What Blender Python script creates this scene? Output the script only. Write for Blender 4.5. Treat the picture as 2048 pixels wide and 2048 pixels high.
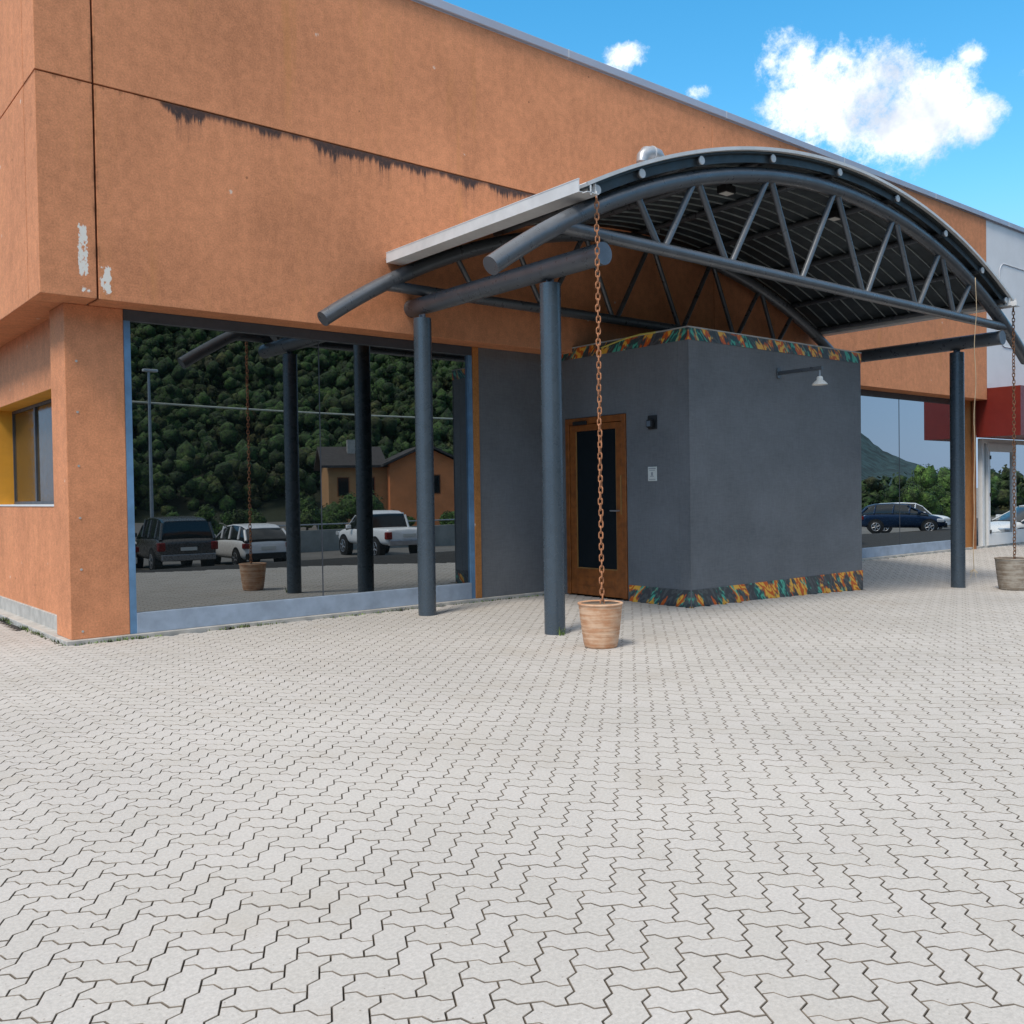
import bpy, math, random
from math import radians as R, sin, cos, pi, sqrt, hypot
from mathutils import Vector, Matrix, noise
rnd = random.Random(7)
for o in list(bpy.data.objects): bpy.data.objects.remove(o)
S = bpy.context.scene
COL = S.collection

# ---------------------------------------------------------------- camera
cam_d = bpy.data.cameras.new('camera'); cam = bpy.data.objects.new('camera', cam_d); COL.objects.link(cam)
yaw, pit, rol = R(-39.483), R(1.132), R(-0.878)
fwd = Vector((-sin(yaw)*cos(pit), cos(yaw)*cos(pit), -sin(pit)))
rgt = Vector((cos(yaw), sin(yaw), 0)); up = rgt.cross(fwd)
r2 = rgt*cos(rol)+up*sin(rol); u2 = -rgt*sin(rol)+up*cos(rol)
M = Matrix((r2, u2, -fwd)).transposed().to_4x4(); M.translation = (0, 0, 1.65)
cam.matrix_world = M
cam_d.sensor_width = 36; cam_d.lens = 36*1887.48/2048; cam_d.clip_end = 3000; cam_d.clip_start = 0.05
S.camera = cam
S.render.resolution_x = S.render.resolution_y = 1024

# ---------------------------------------------------------------- sky, sun, exposure
SUNV = Vector((-0.52, -0.20, 0.80)).normalized()
sun_el = math.asin(SUNV.z); sun_az = math.atan2(SUNV.x, SUNV.y)
W = bpy.data.worlds.new('World'); S.world = W; W.use_nodes = True
nt = W.node_tree; nt.nodes.clear()
class NB:
    """tiny node builder"""
    def __init__(s, tree): s.t = tree
    def n(s, typ, **kw):
        nd = s.t.nodes.new(typ)
        for k, v in kw.items(): setattr(nd, k, v)
        return nd
    def put(s, sock, v):
        if v is None: return
        if hasattr(v, 'is_output') or isinstance(v, bpy.types.NodeSocket): s.t.links.new(v, sock)
        else: sock.default_value = v
    def m(s, op, a, b=None, c=None, clamp=False):
        nd = s.n('ShaderNodeMath', operation=op); nd.use_clamp = clamp
        for i, v in enumerate((a, b, c)): s.put(nd.inputs[i], v)
        return nd.outputs[0]
    def v(s, op, a, b=None, out=0):
        nd = s.n('ShaderNodeVectorMath', operation=op)
        s.put(nd.inputs[0], a); s.put(nd.inputs[1], b)
        return nd.outputs[out]
    def noise(s, vec, scale, detail=4, rough=0.55, dist=0.0, out='Fac'):
        nd = s.n('ShaderNodeTexNoise'); s.put(nd.inputs['Vector'], vec)
        nd.inputs['Scale'].default_value = scale; nd.inputs['Detail'].default_value = detail
        nd.inputs['Roughness'].default_value = rough; nd.inputs['Distortion'].default_value = dist
        return nd.outputs[out]
    def ramp(s, f, lo, hi, a=0.0, b=1.0, smooth=True):
        nd = s.n('ShaderNodeMapRange'); nd.interpolation_type = 'SMOOTHSTEP' if smooth else 'LINEAR'
        s.put(nd.inputs[0], f); s.put(nd.inputs[1], lo); s.put(nd.inputs[2], hi); s.put(nd.inputs[3], a); s.put(nd.inputs[4], b)
        return nd.outputs[0]
    def mix(s, f, a, b, mode='MIX'):
        nd = s.n('ShaderNodeMix', data_type='RGBA', blend_type=mode)
        s.put(nd.inputs[0], f)
        for sock, v in ((nd.inputs[6], a), (nd.inputs[7], b)):
            if isinstance(v, tuple) and len(v) == 3: v = (*v, 1)
            s.put(sock, v)
        return nd.outputs[2]
    def xyz(s, vec):
        nd = s.n('ShaderNodeSeparateXYZ'); s.put(nd.inputs[0], vec); return nd.outputs
    def comb(s, x, y, z):
        nd = s.n('ShaderNodeCombineXYZ')
        for i, v in enumerate((x, y, z)): s.put(nd.inputs[i], v)
        return nd.outputs[0]
b = NB(nt)
out = b.n('ShaderNodeOutputWorld'); bg = b.n('ShaderNodeBackground'); nt.links.new(bg.outputs[0], out.inputs[0])
sky = b.n('ShaderNodeTexSky', sky_type='NISHITA'); sky.sun_disc = False
sky.sun_elevation = sun_el; sky.sun_rotation = sun_az; sky.altitude = 200; sky.air_density = 1.2; sky.dust_density = 0.4; sky.ozone_density = 1.6
hs = b.n('ShaderNodeHueSaturation'); hs.inputs['Saturation'].default_value = 1.42; hs.inputs['Value'].default_value = 1.75; hs.inputs['Hue'].default_value = 0.487
nt.links.new(sky.outputs[0], hs.inputs['Color'])
dirv = b.v('NORMALIZE', b.n('ShaderNodeTexCoord').outputs['Generated'])
dx, dy, dz = b.xyz(dirv)[:3]
az = b.m('MULTIPLY', b.m('ARCTAN2', dx, dy), 57.29578)      # degrees from +Y towards +X
el = b.m('MULTIPLY', b.m('ARCSINE', dz), 57.29578)
n1 = b.noise(dirv, 9.0, 8, 0.62, 0.25); n2 = b.noise(dirv, 30.0, 6, 0.65, 0.2)
edge = b.m('ADD', b.m('ADD', b.m('MULTIPLY', b.m('SUBTRACT', n1, 0.5), 2.3), b.m('MULTIPLY', b.m('SUBTRACT', n2, 0.5), 2.3)), b.m('MULTIPLY', b.m('SUBTRACT', b.noise(dirv, 75.0, 5, .75), .5), 1.6))
mask = None
for (a0, e0, ra, re, g) in [(58.8, 20.9, 4.0, 3.1, 1.15), (62.4, 19.7, 3.9, 2.5, 1.1), (56.4, 23.0, 2.1, 1.9, .85), (60.6, 21.9, 2.9, 1.9, .85), (65.8, 19.0, 1.7, 1.3, 0.9),
                            (46.6, 24.3, 1.9, 0.9, 0.30), (65.6, 22.1, 1.0, 1.0, 0.28), (68.6, 20.7, 1.2, 0.6, .25), (51.0, 22.3, .9, .6, .15)]:
    q = b.m('ADD', b.m('POWER', b.m('DIVIDE', b.m('SUBTRACT', az, a0), ra), 2.0), b.m('POWER', b.m('DIVIDE', b.m('SUBTRACT', el, e0), re), 2.0))
    e = b.m('SUBTRACT', g, q)
    mask = e if mask is None else b.m('MAXIMUM', mask, e)
cl = b.ramp(b.m('ADD', b.m('MAXIMUM', mask, -1.6), edge), -0.25, 1.05)
shade = b.ramp(b.m('ADD', b.noise(dirv, 14.0, 5, 0.6), b.m('MULTIPLY', b.m('SUBTRACT', el, 20.0), 0.03)), 0.30, 0.62)
cloudcol = b.mix(shade, (5.6, 6.2, 7.2), (10.5, 10.6, 10.8))
# bright veil of cloud over the rest of the vault, away from the open blue part to the north-east
gap = b.m('ADD', b.m('POWER', b.m('DIVIDE', b.m('SUBTRACT', az, 55.0), 62.0), 2.0), b.m('POWER', b.m('DIVIDE', b.m('SUBTRACT', el, 12.0), 34.0), 2.0))
veil = b.m('MULTIPLY', b.m('MULTIPLY', b.ramp(el, 12.0, 48.0), 1.0), b.ramp(b.m('ADD', gap, b.m('MULTIPLY', b.m('SUBTRACT', b.noise(dirv, 2.2, 5, .6), .5), 1.2)), 0.85, 1.9, 0, .86))
veilcol = b.mix(b.ramp(b.noise(dirv, 3.4, 6, 0.6), 0.35, 0.65), (5.9, 6.0, 6.2), (10.0, 9.8, 9.5))
lowhaze = b.ramp(el, 5.0, 17.0, 0.93, 0.0)
c0 = b.mix(lowhaze, hs.outputs[0], (2.5, 3.8, 5.9))
c1 = b.mix(veil, c0, veilcol)
c2 = b.mix(cl, c1, cloudcol)
nt.links.new(c2, bg.inputs['Color']); bg.inputs['Strength'].default_value = 0.10

sd = bpy.data.lights.new('sun', 'SUN'); so = bpy.data.objects.new('sun', sd); COL.objects.link(so)
sd.energy = 2.4; sd.angle = R(15); sd.color = (1.0, 0.92, 0.81)
so.rotation_euler = (-SUNV).to_track_quat('-Z', 'Y').to_euler(); so.location = (-20, -10, 30)
S.view_settings.view_transform = 'Standard'; S.view_settings.look = 'None'; S.view_settings.gamma = 1
S.view_settings.exposure = 0.40
S.render.engine = 'CYCLES'
try:
    S.cycles.max_bounces = 8; S.cycles.glossy_bounces = 5; S.cycles.caustics_reflective = False
except Exception: pass

# ---------------------------------------------------------------- materials
MATS = {}
def newmat(name):
    m = bpy.data.materials.new(name); m.use_nodes = True; t = m.node_tree
    p = t.nodes['Principled BSDF']; MATS[name] = m
    return m, NB(t), p
def setc(p, c): p.inputs['Base Color'].default_value = (*c, 1)
def bump(nb, p, h, strength=0.3, dist=0.01):
    bn = nb.n('ShaderNodeBump'); bn.inputs['Strength'].default_value = strength; bn.inputs['Distance'].default_value = dist
    nb.put(bn.inputs['Height'], h); nb.t.links.new(bn.outputs[0], p.inputs['Normal'])
def simple(name, c, rough=0.5, metal=0.0, var=0.12, scale=6.0, bmp=0.0, spec=0.5, bscale=80, coord='Position'):
    m, nb, p = newmat(name)
    pos = nb.n('ShaderNodeNewGeometry').outputs['Position'] if coord == 'Position' else nb.n('ShaderNodeTexCoord').outputs['Object']
    f = nb.noise(pos, scale, 5, 0.6)
    g = nb.ramp(f, 0.3, 0.7, 1-var, 1+var)
    col = nb.mix(1.0, (*c, 1), nb.comb(g, g, g), 'MULTIPLY')
    nb.t.links.new(col, p.inputs['Base Color'])
    p.inputs['Roughness'].default_value = rough; p.inputs['Metallic'].default_value = metal
    p.inputs['Specular IOR Level'].default_value = spec
    nb.put(p.inputs['Roughness'], nb.ramp(nb.noise(pos, scale*2.7, 4), .3, .7, max(0.02, rough-.07), min(1, rough+.07)))
    if bmp: bump(nb, p, nb.noise(pos, bscale, 3, .7), bmp, 0.004)
    return m

def plaster(name, c, stains=False):
    m, nb, p = newmat(name)
    pos = nb.n('ShaderNodeNewGeometry').outputs['Position']
    x, y, z = nb.xyz(pos)[:3]
    big = nb.noise(pos, 0.7, 5, .6)
    streak = nb.noise(nb.v('MULTIPLY', pos, (5.0, 5.0, 0.55)), 1.3, 6, .65)
    fine = nb.noise(pos, 48, 3, .75)
    mott = nb.noise(pos, 9, 5, .65)
    g = nb.m('ADD', nb.ramp(big, .3, .7, -.09, .10), nb.m('ADD', nb.ramp(streak, .3, .7, -.045, .045), nb.m('ADD', nb.ramp(fine, .25, .75, -.24, .24, False), nb.ramp(mott, .3, .7, -.09, .09))))
    g = nb.m('ADD', 1.0, g)
    col = nb.mix(1.0, (*c, 1), nb.comb(g, g, g), 'MULTIPLY')
    # yellowish rain streaks
    ys = nb.ramp(nb.noise(nb.v('MULTIPLY', pos, (3.2, 3.2, .22)), 1.0, 5, .6), .60, .78, 0, .30)
    col = nb.mix(ys, col, (c[0]*.93, c[1]*1.03, c[2]*.60))
    # pale chips and dark specks
    vo = nb.n('ShaderNodeTexVoronoi'); nb.put(vo.inputs['Vector'], pos); vo.inputs['Scale'].default_value = 1.7
    chip = nb.m('MULTIPLY', nb.ramp(vo.outputs['Distance'], .03, .055, 1, 0), nb.ramp(nb.noise(pos, 40, 2), .42, .5))
    col = nb.mix(nb.m('MULTIPLY', chip, .8), col, (.72, .60, .50))
    vo2 = nb.n('ShaderNodeTexVoronoi'); nb.put(vo2.inputs['Vector'], nb.v('ADD', pos, (3.3, 1.7, 9.1))); vo2.inputs['Scale'].default_value = 2.3
    spk = nb.ramp(vo2.outputs['Distance'], .032, .05, 1, 0)
    col = nb.mix(nb.m('MULTIPLY', spk, .6), col, (.16, .07, .04))
    if stains:
        # black algae running down from the horizontal joint
        below = nb.m('SUBTRACT', 6.272, z)
        env = nb.m('MULTIPLY', nb.ramp(x, 3.85, 4.15), nb.ramp(x, 8.4, 10.6, 1, .38))
        clus = nb.ramp(nb.noise(nb.comb(nb.m('MULTIPLY', x, 1.0), 0, 3.7), 1.35, 3, .6), .38, .60, .24, 1.0)
        teeth = nb.noise(nb.comb(nb.m('MULTIPLY', x, 13.0), 0, nb.m('MULTIPLY', z, 1.3)), 1.0, 6, .78)
        length = nb.m('MULTIPLY', nb.m('MULTIPLY', env, clus), nb.ramp(teeth, .25, .75, .07, .31))
        st = nb.ramp(nb.m('SUBTRACT', length, below), -.03, .075)
        st = nb.m('MULTIPLY', st, nb.ramp(nb.noise(pos, 24, 4, .7), .28, .5, .82, 1))
        soft = nb.m('MULTIPLY', nb.ramp(nb.m('SUBTRACT', nb.m('MULTIPLY', length, 2.6), below), -.02, .5), .33)
        above0 = nb.ramp(below, -.004, .004)
        st = nb.m('MULTIPLY', nb.m('MAXIMUM', st, soft), above0)
        col = nb.mix(nb.m('MULTIPLY', st, .93), col, (.026, .029, .036))
        # brown drips along the rest of the joint and the vertical one
        thin = nb.m('MULTIPLY', nb.ramp(nb.m('SUBTRACT', nb.m('MULTIPLY', nb.ramp(teeth, .4, .7), .07), below), -.01, .03), above0)
        col = nb.mix(nb.m('MULTIPLY', thin, .5), col, (.13, .055, .03))
        dxj = nb.m('ABSOLUTE', nb.m('SUBTRACT', x, 3.19))
        vj = nb.m('MULTIPLY', nb.ramp(dxj, .012, .05, 1, 0), nb.ramp(nb.noise(pos, 7, 4, .6), .4, .7))
        col = nb.mix(nb.m('MULTIPLY', vj, .65), col, (.15, .06, .03))
        # peeled paint by the lower left corner
        def box(x0, x1, z0, z1, s=.04):
            a = nb.m('MULTIPLY', nb.ramp(x, x0-s, x0+s), nb.ramp(x, x1-s, x1+s, 1, 0))
            return nb.m('MULTIPLY', a, nb.m('MULTIPLY', nb.ramp(z, z0-s, z0+s), nb.ramp(z, z1-s*3, z1+s, 1, 0)))
        pn = nb.noise(nb.v('MULTIPLY', pos, (1.5, 1.5, .85)), 11, 5, .7)
        pm = nb.m('MAXIMUM', box(2.99, 3.10, 4.12, 4.74, .035), nb.m('MAXIMUM', nb.m('MULTIPLY', box(3.0, 3.15, 3.93, 4.08), .85), nb.m('MULTIPLY', box(3.22, 3.35, 3.95, 4.35, .05), .93)))
        pe = nb.ramp(nb.m('ADD', nb.m('SUBTRACT', pm, 1.0), nb.m('MULTIPLY', nb.m('SUBTRACT', pn, .44), 2.6)), -.12, -.02)
        col = nb.mix(pe, col, (.78, .74, .68))
    nb.t.links.new(col, p.inputs['Base Color'])
    p.inputs['Roughness'].default_value = .9; p.inputs['Specular IOR Level'].default_value = .25
    bump(nb, p, nb.m('ADD', nb.noise(pos, 120, 3, .7), nb.m('MULTIPLY', nb.noise(pos, 22, 3, .6), .8)), .42, .006)
    return m

ORANGE = (.62, .257, .128)
plaster('orange_plaster', ORANGE)
plaster('stained_plaster', ORANGE, True)
plaster('warm_orange_paint', (.42, .175, .055))
simple('yellow_reveal', (.70, .32, .03), .8, var=.08, scale=3, bmp=.2)
simple('joint_dark', (.13, .045, .02), .9)
simple('dark_cavity', (.012, .012, .013), .9)
simple('concrete', (.42, .40, .37), .9, var=.16, scale=5, bmp=.4)
simple('coping_metal', (.40, .42, .50), .45, .25, var=.05, scale=1.2)
simple('blue_frame', (.30, .365, .46), .5, .1, var=.16, scale=3)
simple('blue_jamb', (.12, .24, .40), .45, .1, var=.2, scale=3)
simple('dark_frame', (.055, .064, .080), .5, .1)
simple('white_aluminium', (.72, .72, .72), .4, 0, var=.03)
simple('white_render', (.72, .73, .76), .7, 0, var=.04, scale=1.5, bmp=.1)
simple('groove_grey', (.50, .51, .54), .7)
simple('red_panel', (.155, .017, .012), .35, 0, var=.06)
simple('copper_brown', (.28, .12, .05), .5, .3, var=.2)
simple('dark_steel', (.135, .145, .160), .33, .45, var=.08, scale=4)
simple('steel_paint', (.062, .083, .105), .28, .2, var=.05, scale=3)
simple('cap_grey', (.13, .16, .20), .5, .3)
simple('roof_light', (.66, .66, .66), .5, .1, var=.08, scale=2)
simple('ceiling_dark', (.042, .054, .062), .5, .3, var=.25, scale=2)
simple('rib_light', (.34, .38, .38), .4, .2, var=.25, scale=3)
simple('gutter_metal', (.62, .63, .64), .5, .1, var=.08, scale=3)
simple('lamp_white', (.72, .70, .66), .4, .0, var=.05, scale=20)
simple('lamp_dark', (.012, .014, .016), .5)
simple('brown_wood', (.26, .078, .016), .42, 0, var=.25, scale=9)
simple('gasket', (.34, .17, .05), .6)
simple('paper', (.66, .66, .62), .6, var=.03)
simple('print_grey', (.30, .31, .33), .6)
simple('cable_grey', (.62, .62, .52), .6)
simple('cord_tan', (.42, .33, .22), .9)
simple('tape_yellow', (.62, .52, .12), .6)
simple('galvanised', (.40, .42, .45), .42, .5, var=.12)
simple('black_plastic', (.012, .012, .013), .55, spec=.4)
simple('rubber', (.014, .014, .015), .85)
simple('alloy', (.45, .45, .47), .35, .7)
simple('car_white', (.86, .86, .87), .25, 0, var=.01)
simple('car_grey', (.115, .108, .104), .28, .5, var=.04)
simple('car_silver', (.28, .28, .29), .3, .6, var=.03)
simple('car_blue', (.012, .035, .085), .22, .5, var=.04)
simple('car_black', (.012, .014, .018), .2, .3)
simple('tail_red', (.20, .008, .006), .25)
simple('head_clear', (.75, .77, .80), .1, .4)
simple('car_glass', (.012, .016, .018), .06, 0, spec=.9)
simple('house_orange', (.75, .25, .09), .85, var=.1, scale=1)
simple('house_shade', (.50, .26, .11), .85, var=.1, scale=1)  # darker copy of the house orange, shade on the main wall put into colour
simple('roof_tile', (.055, .047, .045), .8, var=.25, scale=4)
simple('bark', (.07, .05, .035), .95)
simple('parapet_concrete', (.32, .32, .30), .9, var=.15, scale=2)
# slate coloured textured wall covering of the porch
m, nb, p = newmat('slate_plaster')
pos = nb.n('ShaderNodeNewGeometry').outputs['Position']
g = nb.m('ADD', 1.0, nb.m('ADD', nb.ramp(nb.noise(pos, .9, 5, .6), .3, .7, -.12, .12), nb.m('ADD', nb.ramp(nb.noise(nb.v('MULTIPLY', pos, (1, 1, .12)), 60, 3, .7), .3, .7, -.07, .07), nb.ramp(nb.noise(nb.v('MULTIPLY', pos, (.12, .12, 1)), 60, 3, .7), .3, .7, -.07, .07))))
col = nb.mix(1.0, (.150, .155, .165, 1), nb.comb(g, g, g), 'MULTIPLY')
vo = nb.n('ShaderNodeTexVoronoi'); nb.put(vo.inputs['Vector'], pos); vo.inputs['Scale'].default_value = 1.3
col = nb.mix(nb.m('MULTIPLY', nb.ramp(vo.outputs['Distance'], .012, .022, 1, 0), .7), col, (.45, .45, .44))
nb.t.links.new(col, p.inputs['Base Color']); p.inputs['Roughness'].default_value = .82
bump(nb, p, nb.noise(pos, 90, 4, .7), .5, .005)
# the printed trim bands: abstract swirls in orange, ochre and teal on charcoal
m, nb, p = newmat('swirl_print')
pos = nb.n('ShaderNodeNewGeometry').outputs['Position']
px_, py_, pz_ = nb.xyz(pos)[:3]; uu = nb.m('ADD', px_, py_)
pos = nb.comb(nb.m('ADD', nb.m('MULTIPLY', uu, 1.55), nb.m('MULTIPLY', pz_, 1.1)), 0.0, nb.m('MULTIPLY', pz_, .75))
warp = nb.noise(pos, 2.6, 3, .5, out='Color')
wp = nb.v('ADD', pos, nb.v('MULTIPLY', nb.v('SUBTRACT', warp, (.5, .5, .5)), (1.0, 1.0, 1.0)))
wv = nb.n('ShaderNodeTexWave', wave_type='RINGS'); nb.put(wv.inputs['Vector'], wp); wv.inputs['Scale'].default_value = 2.3; wv.inputs['Distortion'].default_value = 3.2; wv.inputs['Detail'].default_value = 1.5
sel = nb.noise(pos, 1.7, 4, .65); sel2 = nb.noise(nb.v('ADD', pos, (7, 3, 1)), 2.0, 4, .65)
orange = nb.mix(nb.ramp(wv.outputs['Fac'], .3, .75), (.62, .11, .015), (.85, .45, .06))
teal = nb.mix(nb.ramp(wv.outputs['Fac'], .3, .7), (.015, .09, .09), (.08, .42, .30))
base = nb.mix(nb.ramp(wv.outputs['Fac'], .55, .8), (.05, .055, .062), (.085, .095, .10))
col = nb.mix(nb.ramp(sel2, .52, .57), base, teal)
col = nb.mix(nb.ramp(sel, .50, .54), col, orange)
nb.t.links.new(col, p.inputs['Base Color']); p.inputs['Roughness'].default_value = .4
# solar glass: a dark pane with a mirror coating, stronger at grazing angles
m, nb, p = newmat('solar_glass')
nb.t.nodes.remove(p)
pos = nb.n('ShaderNodeNewGeometry').outputs['Position']
dif = nb.n('ShaderNodeBsdfDiffuse'); dif.inputs['Color'].default_value = (.004, .006, .007, 1)
gl = nb.n('ShaderNodeBsdfGlossy'); gl.inputs['Roughness'].default_value = 0.0; gl.inputs['Color'].default_value = (.93, .98, 1, 1)
lw = nb.n('ShaderNodeLayerWeight'); lw.inputs['Blend'].default_value = .5
fac = nb.ramp(lw.outputs['Facing'], 0.05, .78, .27, .72, False)
mx = nb.n('ShaderNodeMixShader'); nb.put(mx.inputs[0], fac); nb.t.links.new(dif.outputs[0], mx.inputs[1]); nb.t.links.new(gl.outputs[0], mx.inputs[2])
bn = nb.n('ShaderNodeBump'); bn.inputs['Strength'].default_value = .012; bn.inputs['Distance'].default_value = .01
nb.put(bn.inputs['Height'], nb.noise(pos, .6, 2)); nb.t.links.new(bn.outputs[0], gl.inputs['Normal'])
nb.t.links.new(mx.outputs[0], nb.t.nodes['Material Output'].inputs[0])
# door glass
simple('side_glass', (.075, .05, .022), .12, 0, spec=.35)  # brown reflection of the yellow reveal is put into the pane colour
simple('door_glass', (.006, .010, .013), .05, 0, spec=.45)
# pavers
m, nb, p = newmat('paver_concrete')
pos = nb.n('ShaderNodeNewGeometry').outputs['Position']
isl = nb.n('ShaderNodeNewGeometry').outputs['Random Per Island']
tone = nb.m('ADD', 1.0, nb.m('ADD', nb.ramp(isl, 0, 1, -.022, .022, False), nb.m('ADD', nb.ramp(nb.noise(pos, .5, 5, .6), .3, .7, -.06, .05), nb.ramp(nb.noise(pos, 60, 5, .85), .25, .75, -.26, .26, False))))
col = nb.mix(1.0, (.458, .433, .405, 1), nb.comb(tone, tone, nb.m('MULTIPLY', tone, nb.ramp(isl, 0, 1, .992, 1.008, False))), 'MULTIPLY')
vo = nb.n('ShaderNodeTexVoronoi'); nb.put(vo.inputs['Vector'], pos); vo.inputs['Scale'].default_value = 26
pit_ = nb.m('MULTIPLY', nb.ramp(vo.outputs['Distance'], .06, .12, 1, 0), nb.ramp(nb.noise(pos, 15, 2), .5, .56))
col = nb.mix(nb.m('MULTIPLY', pit_, .6), col, (.16, .13, .10))
col = nb.mix(nb.ramp(nb.noise(pos, .9, 6, .65), .52, .72, 0, .38), col, (.38, .34, .29))
nb.t.links.new(col, p.inputs['Base Color']); p.inputs['Roughness'].default_value = .88; p.inputs['Specular IOR Level'].default_value = .3
bump(nb, p, nb.noise(pos, 240, 3, .8), .25, .003)
simple('joint_sand', (.030, .026, .022), .95, var=.3, scale=8)
simple('paver_side', (.185, .155, .125), .95, var=.35, scale=12)
m, nb, p = newmat('asphalt')
pos = nb.n('ShaderNodeNewGeometry').outputs['Position']
g = nb.m('ADD', 1.0, nb.m('ADD', nb.ramp(nb.noise(pos, .25, 5, .6), .3, .7, -.16, .16), nb.ramp(nb.noise(pos, 60, 3, .8), .2, .8, -.25, .25)))
nb.t.links.new(nb.mix(1.0, (.17, .160, .148, 1), nb.comb(g, g, g), 'MULTIPLY'), p.inputs['Base Color']); p.inputs['Roughness'].default_value = .9
# vegetation
def leafmat(name, a, bcol, c3):
    m, nb, p = newmat(name)
    g = nb.n('ShaderNodeNewGeometry')
    f = nb.noise(g.outputs['Position'], .22, 4, .6)
    col = nb.mix(nb.ramp(f, .35, .65), a, bcol)
    col = nb.mix(nb.ramp(nb.noise(g.outputs['Position'], .10, 3, .6), .52, .66, 0, .6), col, c3)
    k = nb.m('MULTIPLY', nb.ramp(g.outputs['Random Per Island'], 0, 1, .55, 1.45, False), nb.ramp(nb.noise(g.outputs['Position'], 1.9, 4, .75), .36, .64, .35, 1.75))
    nb.t.links.new(nb.mix(1.0, col, nb.comb(k, k, k), 'MULTIPLY'), p.inputs['Base Color'])
    p.inputs['Roughness'].default_value = .7
    bump(nb, p, nb.m('ADD', nb.noise(g.outputs['Position'], 1.6, 4, .7), nb.m('MULTIPLY', nb.noise(g.outputs['Position'], 6, 3, .7), .4)), 1.0, .5)
    return m
leafmat('forest_leaf', (.022, .056, .010), (.055, .105, .017), (.10, .080, .022))
leafmat('shrub_leaf', (.05, .11, .015), (.085, .15, .025), (.07, .10, .02))
leafmat('weed_green', (.10, .17, .035), (.14, .20, .05), (.16, .17, .06))
simple('hill_soil', (.028, .034, .016), .95, var=.3, scale=.1)
def potmat(name, c, pale):
    m, nb, p = newmat(name)
    pos = nb.n('ShaderNodeTexCoord').outputs['Object']
    band = nb.noise(nb.v('MULTIPLY', pos, (1.2, 1.2, 34)), 1.0, 4, .7)
    blot = nb.noise(nb.v('MULTIPLY', pos, (6, 6, 11)), 1.0, 5, .65)
    col = nb.mix(nb.ramp(nb.m('ADD', nb.m('MULTIPLY', band, .55), nb.m('MULTIPLY', blot, .45)), .40, .60), c, pale)
    nb.t.links.new(col, p.inputs['Base Color']); p.inputs['Roughness'].default_value = .85
    bump(nb, p, nb.noise(nb.v('MULTIPLY', pos, (3, 3, 60)), 1.0, 3, .6), .5, .006)
potmat('terracotta', (.46, .22, .11), (.63, .42, .28))
potmat('grey_clay', (.20, .155, .115), (.37, .33, .28))
potmat('pot_inside', (.10, .07, .05), (.18, .14, .10))
simple('rust_orange', (.40, .175, .085), .85, .1, var=.35, scale=30, bmp=.5, bscale=300)
simple('rust_dark', (.17, .085, .045), .85, .1, var=.35, scale=30, bmp=.5, bscale=300)

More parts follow.
